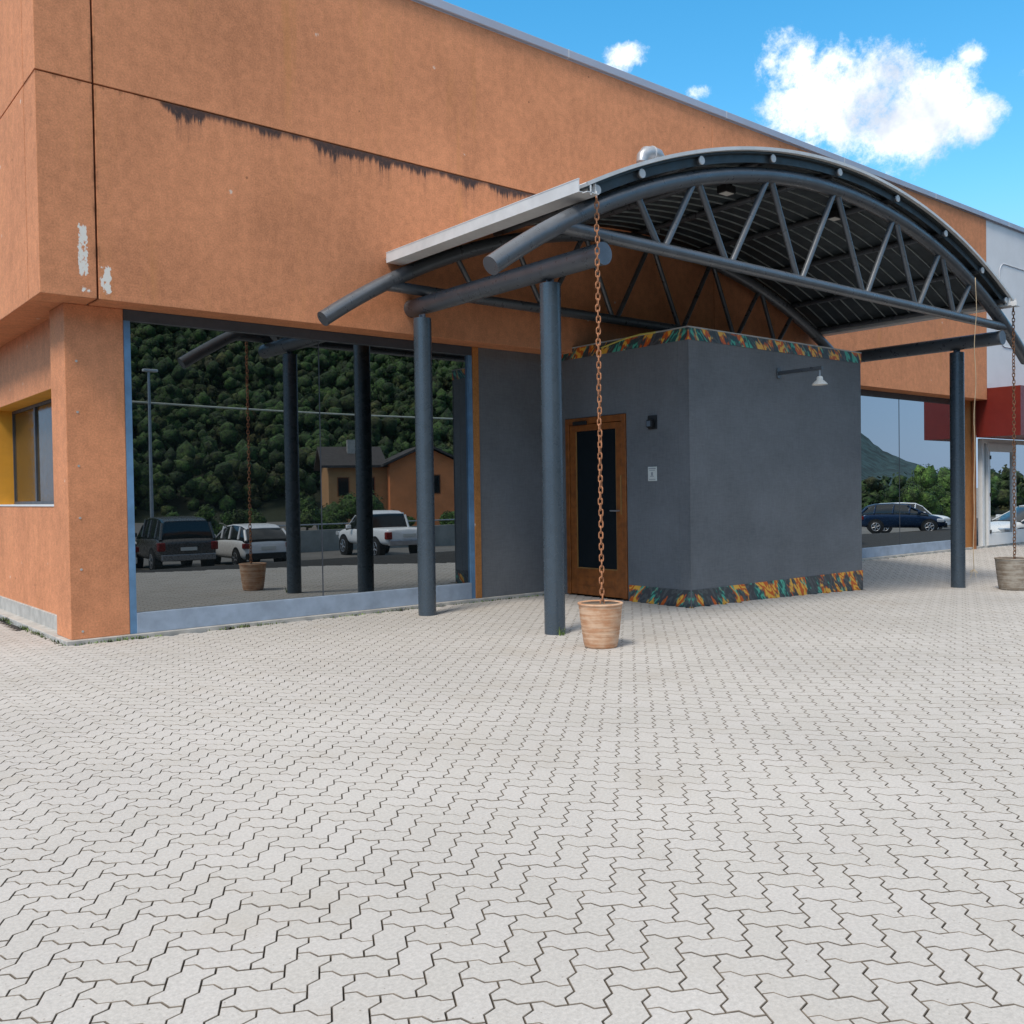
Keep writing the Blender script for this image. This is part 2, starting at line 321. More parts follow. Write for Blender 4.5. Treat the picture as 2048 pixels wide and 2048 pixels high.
# ---------------------------------------------------------------- helpers
def tag(o, label=None, cat=None, group=None, kind=None):
    if label: o['label'] = label
    if cat: o['category'] = cat
    if group: o['group'] = group
    if kind: o['kind'] = kind
    return o
def root(name, loc, label, cat, group=None, rz=0):
    o = bpy.data.objects.new(name, None); COL.objects.link(o); o.location = loc; o.rotation_euler = (0, 0, rz)
    o.empty_display_size = .2
    return tag(o, label, cat, group)
def sub3(a, b_): return (a[0]-b_[0], a[1]-b_[1], a[2]-b_[2])
class MB:
    def __init__(s): s.v = []; s.f = []; s.mi = []
    def add(s, vs, fs, mi=0):
        k = len(s.v); s.v += [tuple(q) for q in vs]; s.f += [tuple(i+k for i in f) for f in fs]; s.mi += [mi]*len(fs); return s
    def box(s, x0, x1, y0, y1, z0, z1, mi=0):
        x0, x1 = min(x0, x1), max(x0, x1); y0, y1 = min(y0, y1), max(y0, y1); z0, z1 = min(z0, z1), max(z0, z1)
        return s.add([(x0, y0, z0), (x1, y0, z0), (x1, y1, z0), (x0, y1, z0), (x0, y0, z1), (x1, y0, z1), (x1, y1, z1), (x0, y1, z1)],
              [(0, 3, 2, 1), (4, 5, 6, 7), (0, 1, 5, 4), (1, 2, 6, 5), (2, 3, 7, 6), (3, 0, 4, 7)], mi)
    def tube(s, pts, r, n=16, cap=True, mi=0, closed=False):
        pts = [Vector(q) for q in pts]; N = len(pts); rr = r if isinstance(r, (list, tuple)) else [r]*N
        rings = []; prev = None
        for i, q in enumerate(pts):
            if closed: t = pts[(i+1) % N]-pts[i-1]
            else: t = (pts[min(i+1, N-1)]-pts[max(i-1, 0)])
            t.normalize()
            if prev is None:
                a = Vector((0, 0, 1)) if abs(t.z) < .9 else Vector((1, 0, 0)); u = t.cross(a).normalized()
            else: u = (prev-t*prev.dot(t)).normalized()
            prev = u; w = t.cross(u)
            rings.append([q+(u*cos(2*pi*k/n)+w*sin(2*pi*k/n))*rr[i] for k in range(n)])
        vs = [q for ring in rings for q in ring]; fs = []
        for i in range(N if closed else N-1):
            j = (i+1) % N
            for k in range(n): k2 = (k+1) % n; fs.append((i*n+k, i*n+k2, j*n+k2, j*n+k))
        if cap and not closed:
            fs.append(tuple(range(n-1, -1, -1))); fs.append(tuple((N-1)*n+k for k in range(n)))
        return s.add(vs, fs, mi)
    def lathe(s, prof, cx=0, cy=0, n=32, mi=0):
        vs = []; fs = []; N = len(prof)
        for (r, z) in prof:
            for k in range(n): vs.append((cx+r*cos(2*pi*k/n), cy+r*sin(2*pi*k/n), z))
        for i in range(N-1):
            for k in range(n): k2 = (k+1) % n; fs.append((i*n+k, i*n+k2, (i+1)*n+k2, (i+1)*n+k))
        fs.append(tuple(range(n-1, -1, -1)))
        return s.add(vs, fs, mi)
    def build(s, name, mat, parent=None, smooth=False, bevel=0, world=True, label=None, loc=None, autos=None):
        me = bpy.data.meshes.new(name)
        off = Vector((0, 0, 0))
        if parent is not None and world and parent.type == 'EMPTY': off = parent.location.copy()
        elif parent is not None and world and parent.get('_off'): off = Vector(parent['_off'])
        if loc is not None: off = Vector(loc)
        me.from_pydata([(q[0]-off.x, q[1]-off.y, q[2]-off.z) for q in s.v], [], s.f)
        mats = mat if isinstance(mat, (list, tuple)) else [mat]
        for mm in mats: me.materials.append(MATS[mm])
        if len(mats) > 1: me.polygons.foreach_set('material_index', s.mi)
        me.validate(); me.update()
        o = bpy.data.objects.new(name, me); COL.objects.link(o)
        if smooth: me.polygons.foreach_set('use_smooth', [True]*len(me.polygons))
        if loc is not None: o.location = loc
        if parent is not None: o.parent = parent
        if bevel:
            md = o.modifiers.new('bevel', 'BEVEL'); md.width = bevel; md.segments = 2; md.limit_method = 'ANGLE'; md.angle_limit = R(40)
        if smooth and autos is not False:
            try:
                md = o.modifiers.new('split', 'EDGE_SPLIT'); md.split_angle = R(38)
            except Exception: pass
        if label: o['label'] = label
        return o
def subobj(mb, name, mat, part, base, **kw):
    """sub-part: part has an identity local frame relative to its thing, whose base is `base`"""
    o = mb.build(name, mat, None, **kw)
    me = o.data
    for q in me.vertices: q.co = q.co-Vector(base)
    o.parent = part
    return o
def copy_tree(o, parent=None):
    c = o.copy(); COL.objects.link(c)
    if parent is not None: c.parent = parent
    for ch in [q for q in list(bpy.data.objects) if q.parent is o]: copy_tree(ch, c)
    return c
def B(x0, x1, y0, y1, z0, z1): return MB().box(x0, x1, y0, y1, z0, z1)

def sst(a, b_, x):
    t = max(0, min(1, (x-a)/(b_-a))); return t*t*(3-2*t)
def H(x, y):
    """height of the forecourt: it falls away from the doors and towards the car park"""
    z = -0.19*(max(0, min(1, (x-9)/8.2))**2)*(1-sst(8.6, 11.3, y))*sst(0.5, 5.0, y)
    z += -0.72*(1-sst(-8.5, 1.5, y))
    z += -0.45*sst(20, 46, x)*(1-sst(9.5, 11.4, y))
    return z

# ---------------------------------------------------------------- ground
def grid(xs, ys, zf):
    mb = MB(); nx = len(xs)
    mb.add([(x, y, zf(x, y)) for y in ys for x in xs], [(j*nx+i, j*nx+i+1, (j+1)*nx+i+1, (j+1)*nx+i) for j in range(len(ys)-1) for i in range(nx-1)])
    return mb
def steps(a, b_, s): n = int(round((b_-a)/s)); return [a+(b_-a)*i/n for i in range(n+1)]
xs = [-900, -300, -120, -60, -40]+steps(-30, 60, 1.0)+[70, 90, 140, 300, 900]; ys = [-900, -400, -200, -120, -60]+steps(-45, 45, 1.0)+[60, 120, 300, 900]
tag(grid(xs, ys, lambda x, y: H(x, y)-0.040).build('ground', 'asphalt', smooth=True, autos=False), 'grey asphalt yard reaching to the horizon', 'ground', kind='structure')

# interlocking zigzag pavers laid in herringbone
U = 0.12452
E1 = Vector((cos(R(-46.5)), sin(R(-46.5)))); E2 = Vector((cos(R(-136.5)), sin(R(-136.5)))); O0 = Vector((1.963, 2.84))
AMP = 0.110
def w2(i, j): return O0+E1*(i*U)+E2*(j*U)
def tile(cells_w, cells_h, i, j):
    pts = []
    for k in range(cells_w): pts += [(i+k, j), (i+k+.33, j-AMP), (i+k+.67, j+AMP)]
    for k in range(cells_h): pts += [(i+cells_w, j+k), (i+cells_w+AMP, j+k+.33), (i+cells_w-AMP, j+k+.67)]
    for k in range(cells_w, 0, -1): pts += [(i+k, j+cells_h), (i+k-.33, j+cells_h+AMP), (i+k-.67, j+cells_h-AMP)]
    for k in range(cells_h, 0, -1): pts += [(i, j+k), (i-AMP, j+k-.33), (i+AMP, j+k-.67)]
    return pts
def inset(pts, d):
    n = len(pts); out_ = []
    for k in range(n):
        p0, p1, p2 = pts[k-1], pts[k], pts[(k+1) % n]
        a = (p1-p0).normalized(); c = (p2-p1).normalized()
        na = Vector((a.y, -a.x)); nc = Vector((c.y, -c.x)); q = na+nc
        q = q/max(.5, q.length_squared/2) if q.length > 1e-6 else na
        out_.append(p1-q*d)
    return out_
pv = MB(); base_tan = math.tan
def inside(c):
    x, y = c
    if y > 11.43 and x > 2.85: return False
    if 10.43 < x < 14.98 and y > 8.70: return False
    d = x*sin(R(39.48))+y*cos(R(39.48)); l = x*cos(R(39.48))-y*sin(R(39.48))
    if d < 1.4: return False
    if y < -1.0: return False
    return abs(l) < d*.58+1.2 and d < 42
cnt = 0
for i in range(-140, 330):
    for j in range(-250, 260):
        k = (i-j) % 4
        if k not in (0, 3): continue
        c = w2(i+.8, j+.8)
        if not inside(c): continue
        dist = c.length
        tp = tile(2, 1, i, j) if k == 0 else tile(1, 2, i, j)
        P2 = [w2(a, b_) for a, b_ in tp]
        area = sum(P2[q-1].x*P2[q].y-P2[q].x*P2[q-1].y for q in range(len(P2)))
        if area < 0: P2.reverse()
        n = len(P2)
        t = Vector((rnd.uniform(-1, 1), rnd.uniform(-1, 1)))*.0035; dz = rnd.uniform(-.0007, .0007)
        gap = .0019+rnd.uniform(0, .0006)
        o_ = inset(P2, -gap) if False else [q+(c-q).normalized()*0 for q in P2]
        ring1 = inset(P2, -gap*-1); ring2 = inset(P2, (gap+.0019))
        def zz(q): return H(q.x, q.y)+dz+(q-c).dot(t)
        if dist < 20:
            vs = [(q.x, q.y, zz(q)-.022) for q in ring1]+[(q.x, q.y, zz(q)-.0022) for q in ring1]+[(q.x, q.y, zz(q)) for q in ring2]
            fs = [tuple(range(2*n, 3*n))]
            fw = [(q, (q+1) % n, n+(q+1) % n, n+q) for q in range(n)]+[(n+q, n+(q+1) % n, 2*n+(q+1) % n, 2*n+q) for q in range(n)]
        else:
            vs = [(q.x, q.y, zz(q)-.016) for q in ring1]+[(q.x, q.y, zz(q)) for q in ring2]
            fs = [tuple(range(n, 2*n))]; fw = [(q, (q+1) % n, n+(q+1) % n, n+q) for q in range(n)]
        k0 = len(pv.v); pv.add(vs, fs); pv.f += [tuple(i_+k0 for i_ in f) for f in fw]; pv.mi += [1]*len(fw); cnt += 1
print('pavers', cnt)
tag(pv.build('paving', ['paver_concrete', 'paver_side']), 'pale zigzag interlocking concrete pavers of the forecourt', 'paving', kind='structure')
bed = grid(steps(-4, 50, .5), steps(-1.0, 30, .5), lambda x, y: H(x, y)-0.019)
tag(bed.build('paving_bed', 'joint_sand'), 'dark jointing sand under the pavers', 'paving', kind='structure')

# ---------------------------------------------------------------- main building
XF, YF, ZS, ZG, ZC = 2.596, 11.084, 3.891, 6.277, 8.545
XP, YP = 2.932, 11.50
bl = root('commercial_building', (XF, YF, 0), 'long orange rendered building with mirror glass shopfront and black algae streaks', 'building')
def part(mb, name, mat, **kw): return mb.build(name, mat, bl, **kw)
g = .008
XE = 25.18; XJ = 14.036
# corner piece, front panels, side panels (real open joints between them)
gv = .011
for (x0, x1, y1) in [(XF, 3.191-gv, 11.60-gv)]:
    part(B(x0, x1, YF, y1, ZS, ZG-g), 'wall_panel', 'stained_plaster', bevel=.006)
    part(B(x0, x1, YF, y1, ZG+g, ZC), 'wall_panel', 'stained_plaster', bevel=.006)
for (x0, x1) in [(3.191+gv, XJ-g*.7), (XJ+g*.7, XE)]:
    part(B(x0, x1, YF, YP+.02, ZS, ZG-g), 'wall_panel', 'stained_plaster', bevel=.006)
    part(B(x0, x1, YF, YP+.02, ZG+g, ZC), 'wall_panel', 'stained_plaster', bevel=.006)
part(B(XF, 3.10, 11.60+gv, 34, ZS, ZG-g), 'wall_panel', 'orange_plaster', bevel=.006)
part(B(XF, 3.10, 11.60+gv, 34, ZG+g, ZC), 'wall_panel', 'orange_plaster', bevel=.006)
part(B(XF+.07, XE-.05, YF+.045, YF+.06, ZS+.03, ZC-.02).box(XF+.05, XF+.065, YF+.07, 33.9, ZS+.03, ZC-.02), 'joint_backing', 'joint_dark')
cp = MB().box(XF-.05, XE+6, YF-.055, YF+.25, ZC+.012, ZC+.135).box(XF-.05, XF+.25, YF+.25, 34, ZC+.012, ZC+.135).box(XF-.01, XE+6, YF-.012, YF+.2, ZC-.006, ZC+.012).box(XF-.01, XF+.2, YF+.2, 34, ZC-.006, ZC+.012)
part(cp, 'coping', 'coping_metal', bevel=.006)
for x in (6.4, 10.4, 14.4, 18.4, 22.4, 26.4): part(B(x-.006, x+.006, YF-.059, YF+.2, ZC+.008, ZC+.139), 'coping_joint', 'gutter_metal')
part(B(XF+.2, XE+6, YF+.26, 34, ZC-.3, ZC-.1), 'roof', 'roof_light')
part(B(3.25, XE+6, 33.8, 34, 0, ZC-.3), 'wall', 'orange_plaster')
# corner pier
part(B(XP, 3.587, YP, 12.12, .05, ZS-.002), 'corner_pier', 'orange_plaster', bevel=.008)
for z in (3.238, 2.656, 2.039, 1.443, .851, .138):
    part(MB().tube([(3.056, YP+.001, z), (3.056, YP-.006, z)], .014, 12), 'fixing_bolt', 'concrete')
# recessed side wall with window opening
XW = 3.05
sw = MB().box(XW, XW+.35, 12.12, 12.20, .05, ZS).box(XW, XW+.35, 12.20, 16.1, .05, 1.58).box(XW, XW+.35, 12.20, 16.1, 3.03, ZS).box(XW, XW+.35, 16.1, 33.8, .05, ZS)
part(sw, 'side_wall', 'orange_plaster')
rv = MB().box(XW+.004, XW+.345, 16.096, 16.102, 1.58, 3.03).box(XW+.004, XW+.345, 12.2, 16.096, 3.024, 3.033)
rv.box(XW+.004, XW+.345, 12.198, 12.204, 1.58, 3.02)
part(rv, 'window_reveal', 'yellow_reveal')
sf = MB().box(XW-.01, XW+.345, 12.2, 16.1, 1.575, 1.598)
part(sf, 'window_sill', 'white_aluminium')
wf = MB().box(3.33, 3.385, 12.21, 16.09, 1.60, 1.64).box(3.33, 3.385, 12.21, 16.09, 2.98, 3.02).box(3.33, 3.385, 16.05, 16.09, 1.64, 2.98).box(3.33, 3.385, 12.21, 12.25, 1.64, 2.98).box(3.325, 3.385, 14.66, 14.73, 1.64, 2.98)
wfo = part(wf, 'window', 'dark_frame')
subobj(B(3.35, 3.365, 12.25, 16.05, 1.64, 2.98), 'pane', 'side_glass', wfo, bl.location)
part(MB().box(XW-.03, XW+.01, 12.12, 33.8, .0, .235), 'plinth', 'concrete', bevel=.006)
# kerb along the foot
kb = MB().box(XP-.065, 10.44, YP-.065, YP+.10, -.12, .05).box(XP-.065, XP+.15, YP+.10, 33.8, -.12, .05).box(14.97, 31, YP-.065, YP+.1, -.3, .05)
tag(kb.build('kerb', 'concrete', bevel=.008), 'narrow concrete kerb along the foot of the orange building', 'kerb', kind='structure')
# left shopfront window
def shopwindow(x0, x1, joints, zsill0, zsill1, name):
    y = YP
    zt0 = ZS-.135
    f = MB().box(x0, x1, y-.012, y+.06, zt0, ZS-.003)
    fo = part(f, name, 'dark_frame', bevel=.003)
    bs = bl.location
    for xa_ in (x0, x1-.075): subobj(B(xa_, xa_+.075, y-.010, y+.06, .052, zt0), 'window_jamb', 'blue_jamb', fo, bs)
    subobj(B(x0+.075, x1-.075, y-.018, y+.06, zsill0, zsill1), 'sill_panel', 'blue_frame', fo, bs, bevel=.004)
    subobj(B(x0+.075, x1-.075, y+.030, y+.045, zsill1, zt0), 'pane', 'solar_glass', fo, bs)
    for xj in joints: subobj(B(xj-.006, xj+.006, y+.024, y+.032, zsill1, zt0), 'pane_joint', 'dark_frame', fo, bs)
shopwindow(3.587, 8.72, (6.15,), .052, .295, 'shop_window')
shopwindow(14.975, 24.25, (17.0, 19.25, 21.52), .052, .275, 'shop_window')
part(B(8.72, 8.832, YP-.03, YP+.08, .052, ZS-.002), 'mullion_post', 'warm_orange_paint', bevel=.004)
part(B(8.832, 10.44, YP-.012, YP+.08, .052, ZS-.002), 'slate_wall', 'slate_plaster')
part(B(24.25, XE, YP-.02, YP+.3, .052, ZS-.002), 'end_pier', 'warm_orange_paint', bevel=.006)
part(MB().tube([(25.12, 11.40, .0), (25.12, 11.40, ZS)], .05, 16), 'downpipe', 'copper_brown', smooth=True)
part(B(3.6, 24.3, YP+.09, YP+.12, .0, ZS), 'inner_wall', 'dark_cavity')

# ---------------------------------------------------------------- neighbouring white unit
wb = root('white_unit', (25.2, YP, 0), 'white rendered shop unit joined to the right end of the orange building', 'building')
wb.location = (25.2, YP, 0)
def wp_(mb, name, mat, **kw): return mb.build(name, mat, wb, **kw)
wp_(B(XE+.012, 31.2, YF+.01, YF+.3, 4.20, ZC-.002), 'wall', 'white_render', bevel=.004)
gr = MB(); pts = []
x0, x1, z0, z1, r = 25.95, 30.2, 5.35, 7.55, .3
for (cx, cz, a0) in ((x1-r, z1-r, 0), (x0+r, z1-r, 90), (x0+r, z0+r, 180), (x1-r, z0+r, 270)):
    for k in range(7): a = R(a0+15*k); pts.append((cx+r*cos(a), YF+.004, cz+r*sin(a)))
gr.tube(pts, .012, 6, closed=True)
wp_(gr, 'wall_outline', 'groove_grey')
wp_(B(25.21, 31.2, 10.27, YF+.30, 2.93, 4.195), 'portal_box', 'red_panel', bevel=.004)
wp_(B(XE+.01, 31.2, YF+.31, YP+.02, 3.0, ZC-.05), 'wall', 'white_render')
df = MB().box(25.66, 25.78, YP-.07, YP+.05, .05, 2.92).box(25.78, 27.75, YP-.07, YP+.05, 2.80, 2.92)
for (a, c) in ((25.96, 26.09), (27.52, 27.70)): df.box(a, c, YP-.09, YP+.03, .05, 2.80)
df.box(26.09, 27.52, YP-.09, YP+.03, .05, .36).box(26.09, 27.52, YP-.09, YP+.03, 2.58, 2.80).box(27.70, 31.2, YP-.07, YP+.05, .05, .42).box(27.70, 31.2, YP-.07, YP+.05, 2.80, 2.92)
dfo = wp_(df, 'door_frame', 'white_aluminium', bevel=.004)
subobj(MB().box(26.09, 27.52, YP-.04, YP-.03, .36, 2.58).box(27.70, 31.2, YP-.03, YP-.02, .42, 2.80).box(25.78, 25.96, YP-.03, YP-.02, .05, 2.80), 'pane', 'solar_glass', dfo, wb.location)
for z in (.42, 1.42, 2.42): subobj(B(26.05, 26.10, YP-.115, YP-.09, z-.05, z+.05), 'hinge', 'black_plastic', dfo, wb.location)

# ---------------------------------------------------------------- porch (kiosk)
KX0, KX1, KY, KZ = 10.44, 14.97, 8.705, 3.975
kb_ = root('entrance_porch', (KX0, KY, 0), 'slate grey box shaped porch with swirl printed trim and brown door', 'porch')
def kp(mb, name, mat, **kw): return mb.build(name, mat, kb_, **kw)
ks = MB().box(KX0, KX1, KY, KY+.2, -.25, KZ-.02).box(KX1-.2, KX1, KY+.2, YP-.02, -.25, KZ-.02)
ks.box(KX0, KX0+.2, KY+.2, 9.925, -.2, KZ-.02).box(KX0, KX0+.2, 9.925, 11.27, 2.835, KZ-.02).box(KX0, KX0+.2, 11.27, YP-.02, -.2, KZ-.02)
kp(ks, 'wall', 'slate_plaster', bevel=.005)
kp(B(KX0-.012, KX1+.012, KY-.012, YP-.02, KZ-.02, KZ), 'roof', 'concrete')
ed = MB().box(KX0-.009, KX0+.004, KY-.009, KY+.004, -.1, KZ-.19)
kp(ed, 'corner_bead', 'slate_plaster')
for nm, bx in (('top_band', (KX0+.002, KX1+.008, KY-.008, KY-.001, 3.786, KZ-.021)), ('top_band', (KX0-.008, KX0-.001, KY-.008, YP-.03, 3.786, KZ-.021)),
               ('bottom_band', (KX0+.002, KX1+.008, KY-.008, KY-.001, -.2, .236)), ('bottom_band', (KX0-.008, KX0-.001, KY-.008, 9.90, -.2, .236)),
               ('bottom_band', (KX1+.001, KX1+.008, KY, YP-.07, -.2, .236)), ('top_band', (KX1+.001, KX1+.008, KY, YP-.07, 3.786, KZ-.021))):
    kp(B(*bx), nm, 'swirl_print')
tb = MB(); tb.tube([(KX0-.02, 9.3, 3.965), (KX0-.025, 9.6, 3.975), (KX0-.022, 9.95, 3.95), (KX0-.03, 10.4, 3.88)], .013, 8)
kp(tb, 'loose_strip', 'tape_yellow')
# door: frame, leaf with glazing
d0, d1, dz = 9.93, 11.265, 2.83
dr = MB().box(KX0-.02, KX0+.08, d0, d0+.085, .01, dz).box(KX0-.02, KX0+.08, d1-.085, d1, .01, dz).box(KX0-.02, KX0+.08, d0+.085, d1-.085, dz-.10, dz)
kp(dr, 'door_frame', 'brown_wood', bevel=.006)
lf = MB().box(KX0-.005, KX0+.06, d0+.095, 10.145, .02, dz-.11).box(KX0-.005, KX0+.06, 11.04, d1-.095, .02, dz-.11).box(KX0-.005, KX0+.06, 10.145, 11.04, 2.622, dz-.11).box(KX0-.005, KX0+.06, 10.145, 11.04, .02, .437)
lf.box(KX0-.012, KX0-.005, 10.2, 10.98, .17, .30)
leaf = kp(lf, 'door', 'brown_wood', bevel=.005)
bs = kb_.location
subobj(MB().box(KX0+.004, KX0+.012, 10.145, 10.160, .437, 2.622).box(KX0+.004, KX0+.012, 11.025, 11.04, .437, 2.622).box(KX0+.004, KX0+.012, 10.16, 11.025, .437, .452), 'glazing_bead', 'gasket', leaf, bs)
subobj(B(KX0+.016, KX0+.024, 10.16, 11.025, .452, 2.622), 'pane', 'door_glass', leaf, bs)
subobj(MB().tube([(KX0-.005, 10.085, 1.36), (KX0-.06, 10.085, 1.36), (KX0-.06, 10.23, 1.36)], .011, 10), 'handle', 'alloy', leaf, bs, smooth=True)
subobj(MB().box(KX0-.012, KX0-.004, 10.03, 10.055, 1.3, 1.9), 'push_bar', 'gasket', leaf, bs)
subobj(MB().box(KX0-.06, KX0-.02, 10.75, 11.05, 2.715, 2.775), 'door_closer', 'black_plastic', leaf, bs, bevel=.006)

# wall lamp on a long arm
wl = root('arm_wall_lamp', (12.58, KY, 3.45), 'white enamel lamp on a long dark arm on the front of the grey porch', 'lamp')
MB().box(12.53, 12.63, KY-.02, KY-.0085, 3.37, 3.53).build('wall_plate', 'dark_steel', wl, bevel=.004)
MB().box(12.55, 12.61, 7.93, KY-.02, 3.425, 3.48).build('arm', 'dark_steel', wl, bevel=.004)
MB().tube([(12.58, 7.98, 3.425), (12.58, 7.98, 3.33)], .014, 10).build('stem', 'galvanised', wl, smooth=True)
sh = MB().lathe([(.010, 3.335), (.036, 3.33), (.048, 3.305), (.048, 3.275), (.060, 3.268), (.095, 3.235), (.112, 3.215), (.115, 3.205), (.105, 3.212), (.085, 3.232), (.04, 3.26)], 12.58, 7.98, 28)
sh.build('lamp_shade', 'lamp_white', wl, smooth=True)
# small bulkhead lamp and notice beside the door
dl = root('bulkhead_lamp', (KX0, 9.385, 2.60), 'small black bulkhead lamp high on the shaded side of the porch', 'lamp')
MB().box(KX0-.02, KX0-.001, 9.30, 9.47, 2.56, 2.76).build('back_plate', 'lamp_dark', dl, bevel=.004)
MB().box(KX0-.10, KX0-.02, 9.33, 9.44, 2.58, 2.70).build('lamp_body', 'black_plastic', dl, bevel=.02)
MB().box(KX0-.104, KX0-.10, 9.35, 9.42, 2.60, 2.68).build('lens', 'cap_grey', dl)
sg = root('wall_notice', (KX0, 9.40, 1.80), 'small white notice plate beside the brown door', 'sign')
MB().box(KX0-.014, KX0-.001, 9.315, 9.485, 1.80, 2.01).build('plate', 'paper', sg, bevel=.003)
pr_ = MB().box(KX0-.0165, KX0-.0145, 9.33, 9.47, 1.975, 1.99).box(KX0-.0165, KX0-.0145, 9.345, 9.455, 1.952, 1.960)
pr_.box(KX0-.0165, KX0-.0145, 9.385, 9.42, 1.88, 1.93).box(KX0-.0165, KX0-.0145, 9.37, 9.44, 1.865, 1.875).box(KX0-.0165, KX0-.0145, 9.34, 9.46, 1.82, 1.828)
pr_.build('print', 'print_grey', sg)

# ---------------------------------------------------------------- canopy
cn = root('entrance_canopy', (7.35, 8.2, 0), 'arched dark steel tube canopy over the porch on round columns', 'canopy')
def cpart(mb, name, mat, **kw): return mb.build(name, mat, cn, **kw)
CX, CZ, CR = 12.08, -5.27, 11.10
def arc(x, rad=CR): return CZ+sqrt(rad*rad-(x-CX)**2)
cols = [(7.30, 10.72, 4.05), (7.38, 8.20, 4.076), (17.17, 8.09, 4.076), (17.17, 10.70, 4.076)]
for (x, y, z) in cols:
    zb = H(x, y)-.02
    cpart(MB().tube([(x, y, zb), (x, y, z)], .1225, 32), 'column', 'steel_paint', smooth=True)
    cpart(MB().box(x-.008, x+.008, y-.06, y+.06, z, z+.06).box(x-.05, x+.05, y-.008, y+.008, z, z+.05), 'bearing_plate', 'cap_grey')
for x in (7.35, 17.17):
    be = cpart(MB().tube([(x, 7.30, 4.24), (x, 11.05, 4.24)], .122, 32), 'beam', 'dark_steel', smooth=True)
    for (ya, yb) in ((7.285, 7.2995), (11.0505, 11.06)):
        subobj(MB().tube([(x, ya, 4.24), (x, yb, 4.24)], .124, 32), 'end_cap', 'cap_grey' if ya < 9 else 'dark_steel', be, cn.location, smooth=True)
tops = [7.94, 8.99, 10.46, 12.02, 13.62, 15.05, 16.12]; bots = [8.36, 9.60, 11.12, 12.76, 14.28, 15.54]
for yt, mt in ((7.35, 'dark_steel'), (10.80, 'dark_steel')):
    xa, xb = 5.83, 18.28
    n = 72
    pts = [(xa+(xb-xa)*k/n, yt, arc(xa+(xb-xa)*k/n)) for k in range(n+1)]
    ch = cpart(MB().tube(pts, .100, 24), 'top_chord', mt, smooth=True)
    cpart(MB().tube([(6.72, yt, 4.45), (17.44, yt, 4.45)], .072, 20), 'bottom_chord', mt, smooth=True)
    for k, xb_ in enumerate(bots):
        for dx_, xt in ((-.055, tops[k]+(.045 if k else .02)), (.055, tops[k+1]-.045)):
            cpart(MB().tube([(xb_+dx_*.8, yt, 4.46), (xt, yt, arc(xt)-.05)], .040, 12), 'brace', mt, smooth=True)
pur = [7.14, 7.84, 8.87, 10.29, 11.83, 13.38, 14.86, 16.13, 17.02]
for x in pur:
    rr = CR+.165
    ang = math.asin((x-CX)/rr)
    po = cpart(MB().tube([(x, 7.17, arc(x, rr)), (x, 11.06, arc(x, rr))], .046, 14), 'purlin', 'dark_steel', smooth=True)
    subobj(MB().tube([(x, 7.155, arc(x, rr)), (x, 7.1695, arc(x, rr))], .05, 16), 'end_cap', 'gutter_metal', po, cn.location)
# heavy secondary beams seen from below
def sheet(x0, x1, y0, y1, ra, rb, n=60):
    mb = MB(); A = []
    for k in range(n+1):
        x = x0+(x1-x0)*k/n
        nx_, nz_ = (x-CX)/CR, sqrt(1-((x-CX)/CR)**2)
        A.append(((CX+nx_*ra, CZ+nz_*ra), (CX+nx_*rb, CZ+nz_*rb)))
    vs = []; fs = []
    for (a, c) in A: vs += [(a[0], y0, a[1]), (a[0], y1, a[1]), (c[0], y1, c[1]), (c[0], y0, c[1])]
    for k in range(n):
        a, c = 4*k, 4*k+4
        for q in range(4): q2 = (q+1) % 4; fs.append((a+q, c+q, c+q2, a+q2))
    fs.append((0, 1, 2, 3)); fs.append((4*n+3, 4*n+2, 4*n+1, 4*n))
    return mb.add(vs, fs)
X0r, X1r = 7.10, 17.06
cpart(sheet(X0r, X1r, 7.16, 11.06, CR+.215, CR+.24), 'ceiling', 'ceiling_dark', smooth=True)
cpart(sheet(X0r-.03, X1r+.03, 7.13, 11.07, CR+.2405, CR+.275), 'roof_sheet', 'roof_light', smooth=True)
cpart(sheet(X0r+.05, X1r-.05, 7.205, 7.22, CR+.115, CR+.214), 'edge_channel', 'ceiling_dark', smooth=True)
cpart(sheet(X0r-.03, X1r+.03, 7.110, 7.129, CR+.242, CR+.281), 'edge_flashing', 'gutter_metal', smooth=True)
rb = MB(); y = 7.42
while y < 11.0:
    q = sheet(X0r+.02, X1r-.02, y-.007, y+.007, CR+.196, CR+.2145, 48); rb.add(q.v, q.f); y += .245
cpart(rb, 'ceiling_rib', 'rib_light')
# gutters
for sx, xg in ((1, 6.83), (-1, 17.33)):
    zg_ = 4.765
    a, c = sorted((xg, xg+sx*.25))
    gt = MB().box(a, c, 7.12, 10.86, zg_, zg_+.008).box(a, a+.008, 7.12, 10.86, zg_+.008, zg_+.13).box(c-.008, c, 7.12, 10.86, zg_+.008, zg_+.13)
    gt.box(a+.008, c-.008, 10.85, 10.86, zg_+.008, zg_+.12)
    gt.box(min(xg, xg+sx*.008)-.004, max(xg, xg+sx*.008)+.004, 7.12, 10.86, zg_+.13, zg_+.14)
    go = cpart(gt, 'gutter', 'gutter_metal')
    subobj(MB().box(a+.05, c-.03, 7.05, 7.12, zg_-.01, zg_+.0).box(a+.10, a+.115, 7.05, 7.06, zg_-.03, zg_+.07), 'gutter_bracket', 'gutter_metal', go, cn.location)
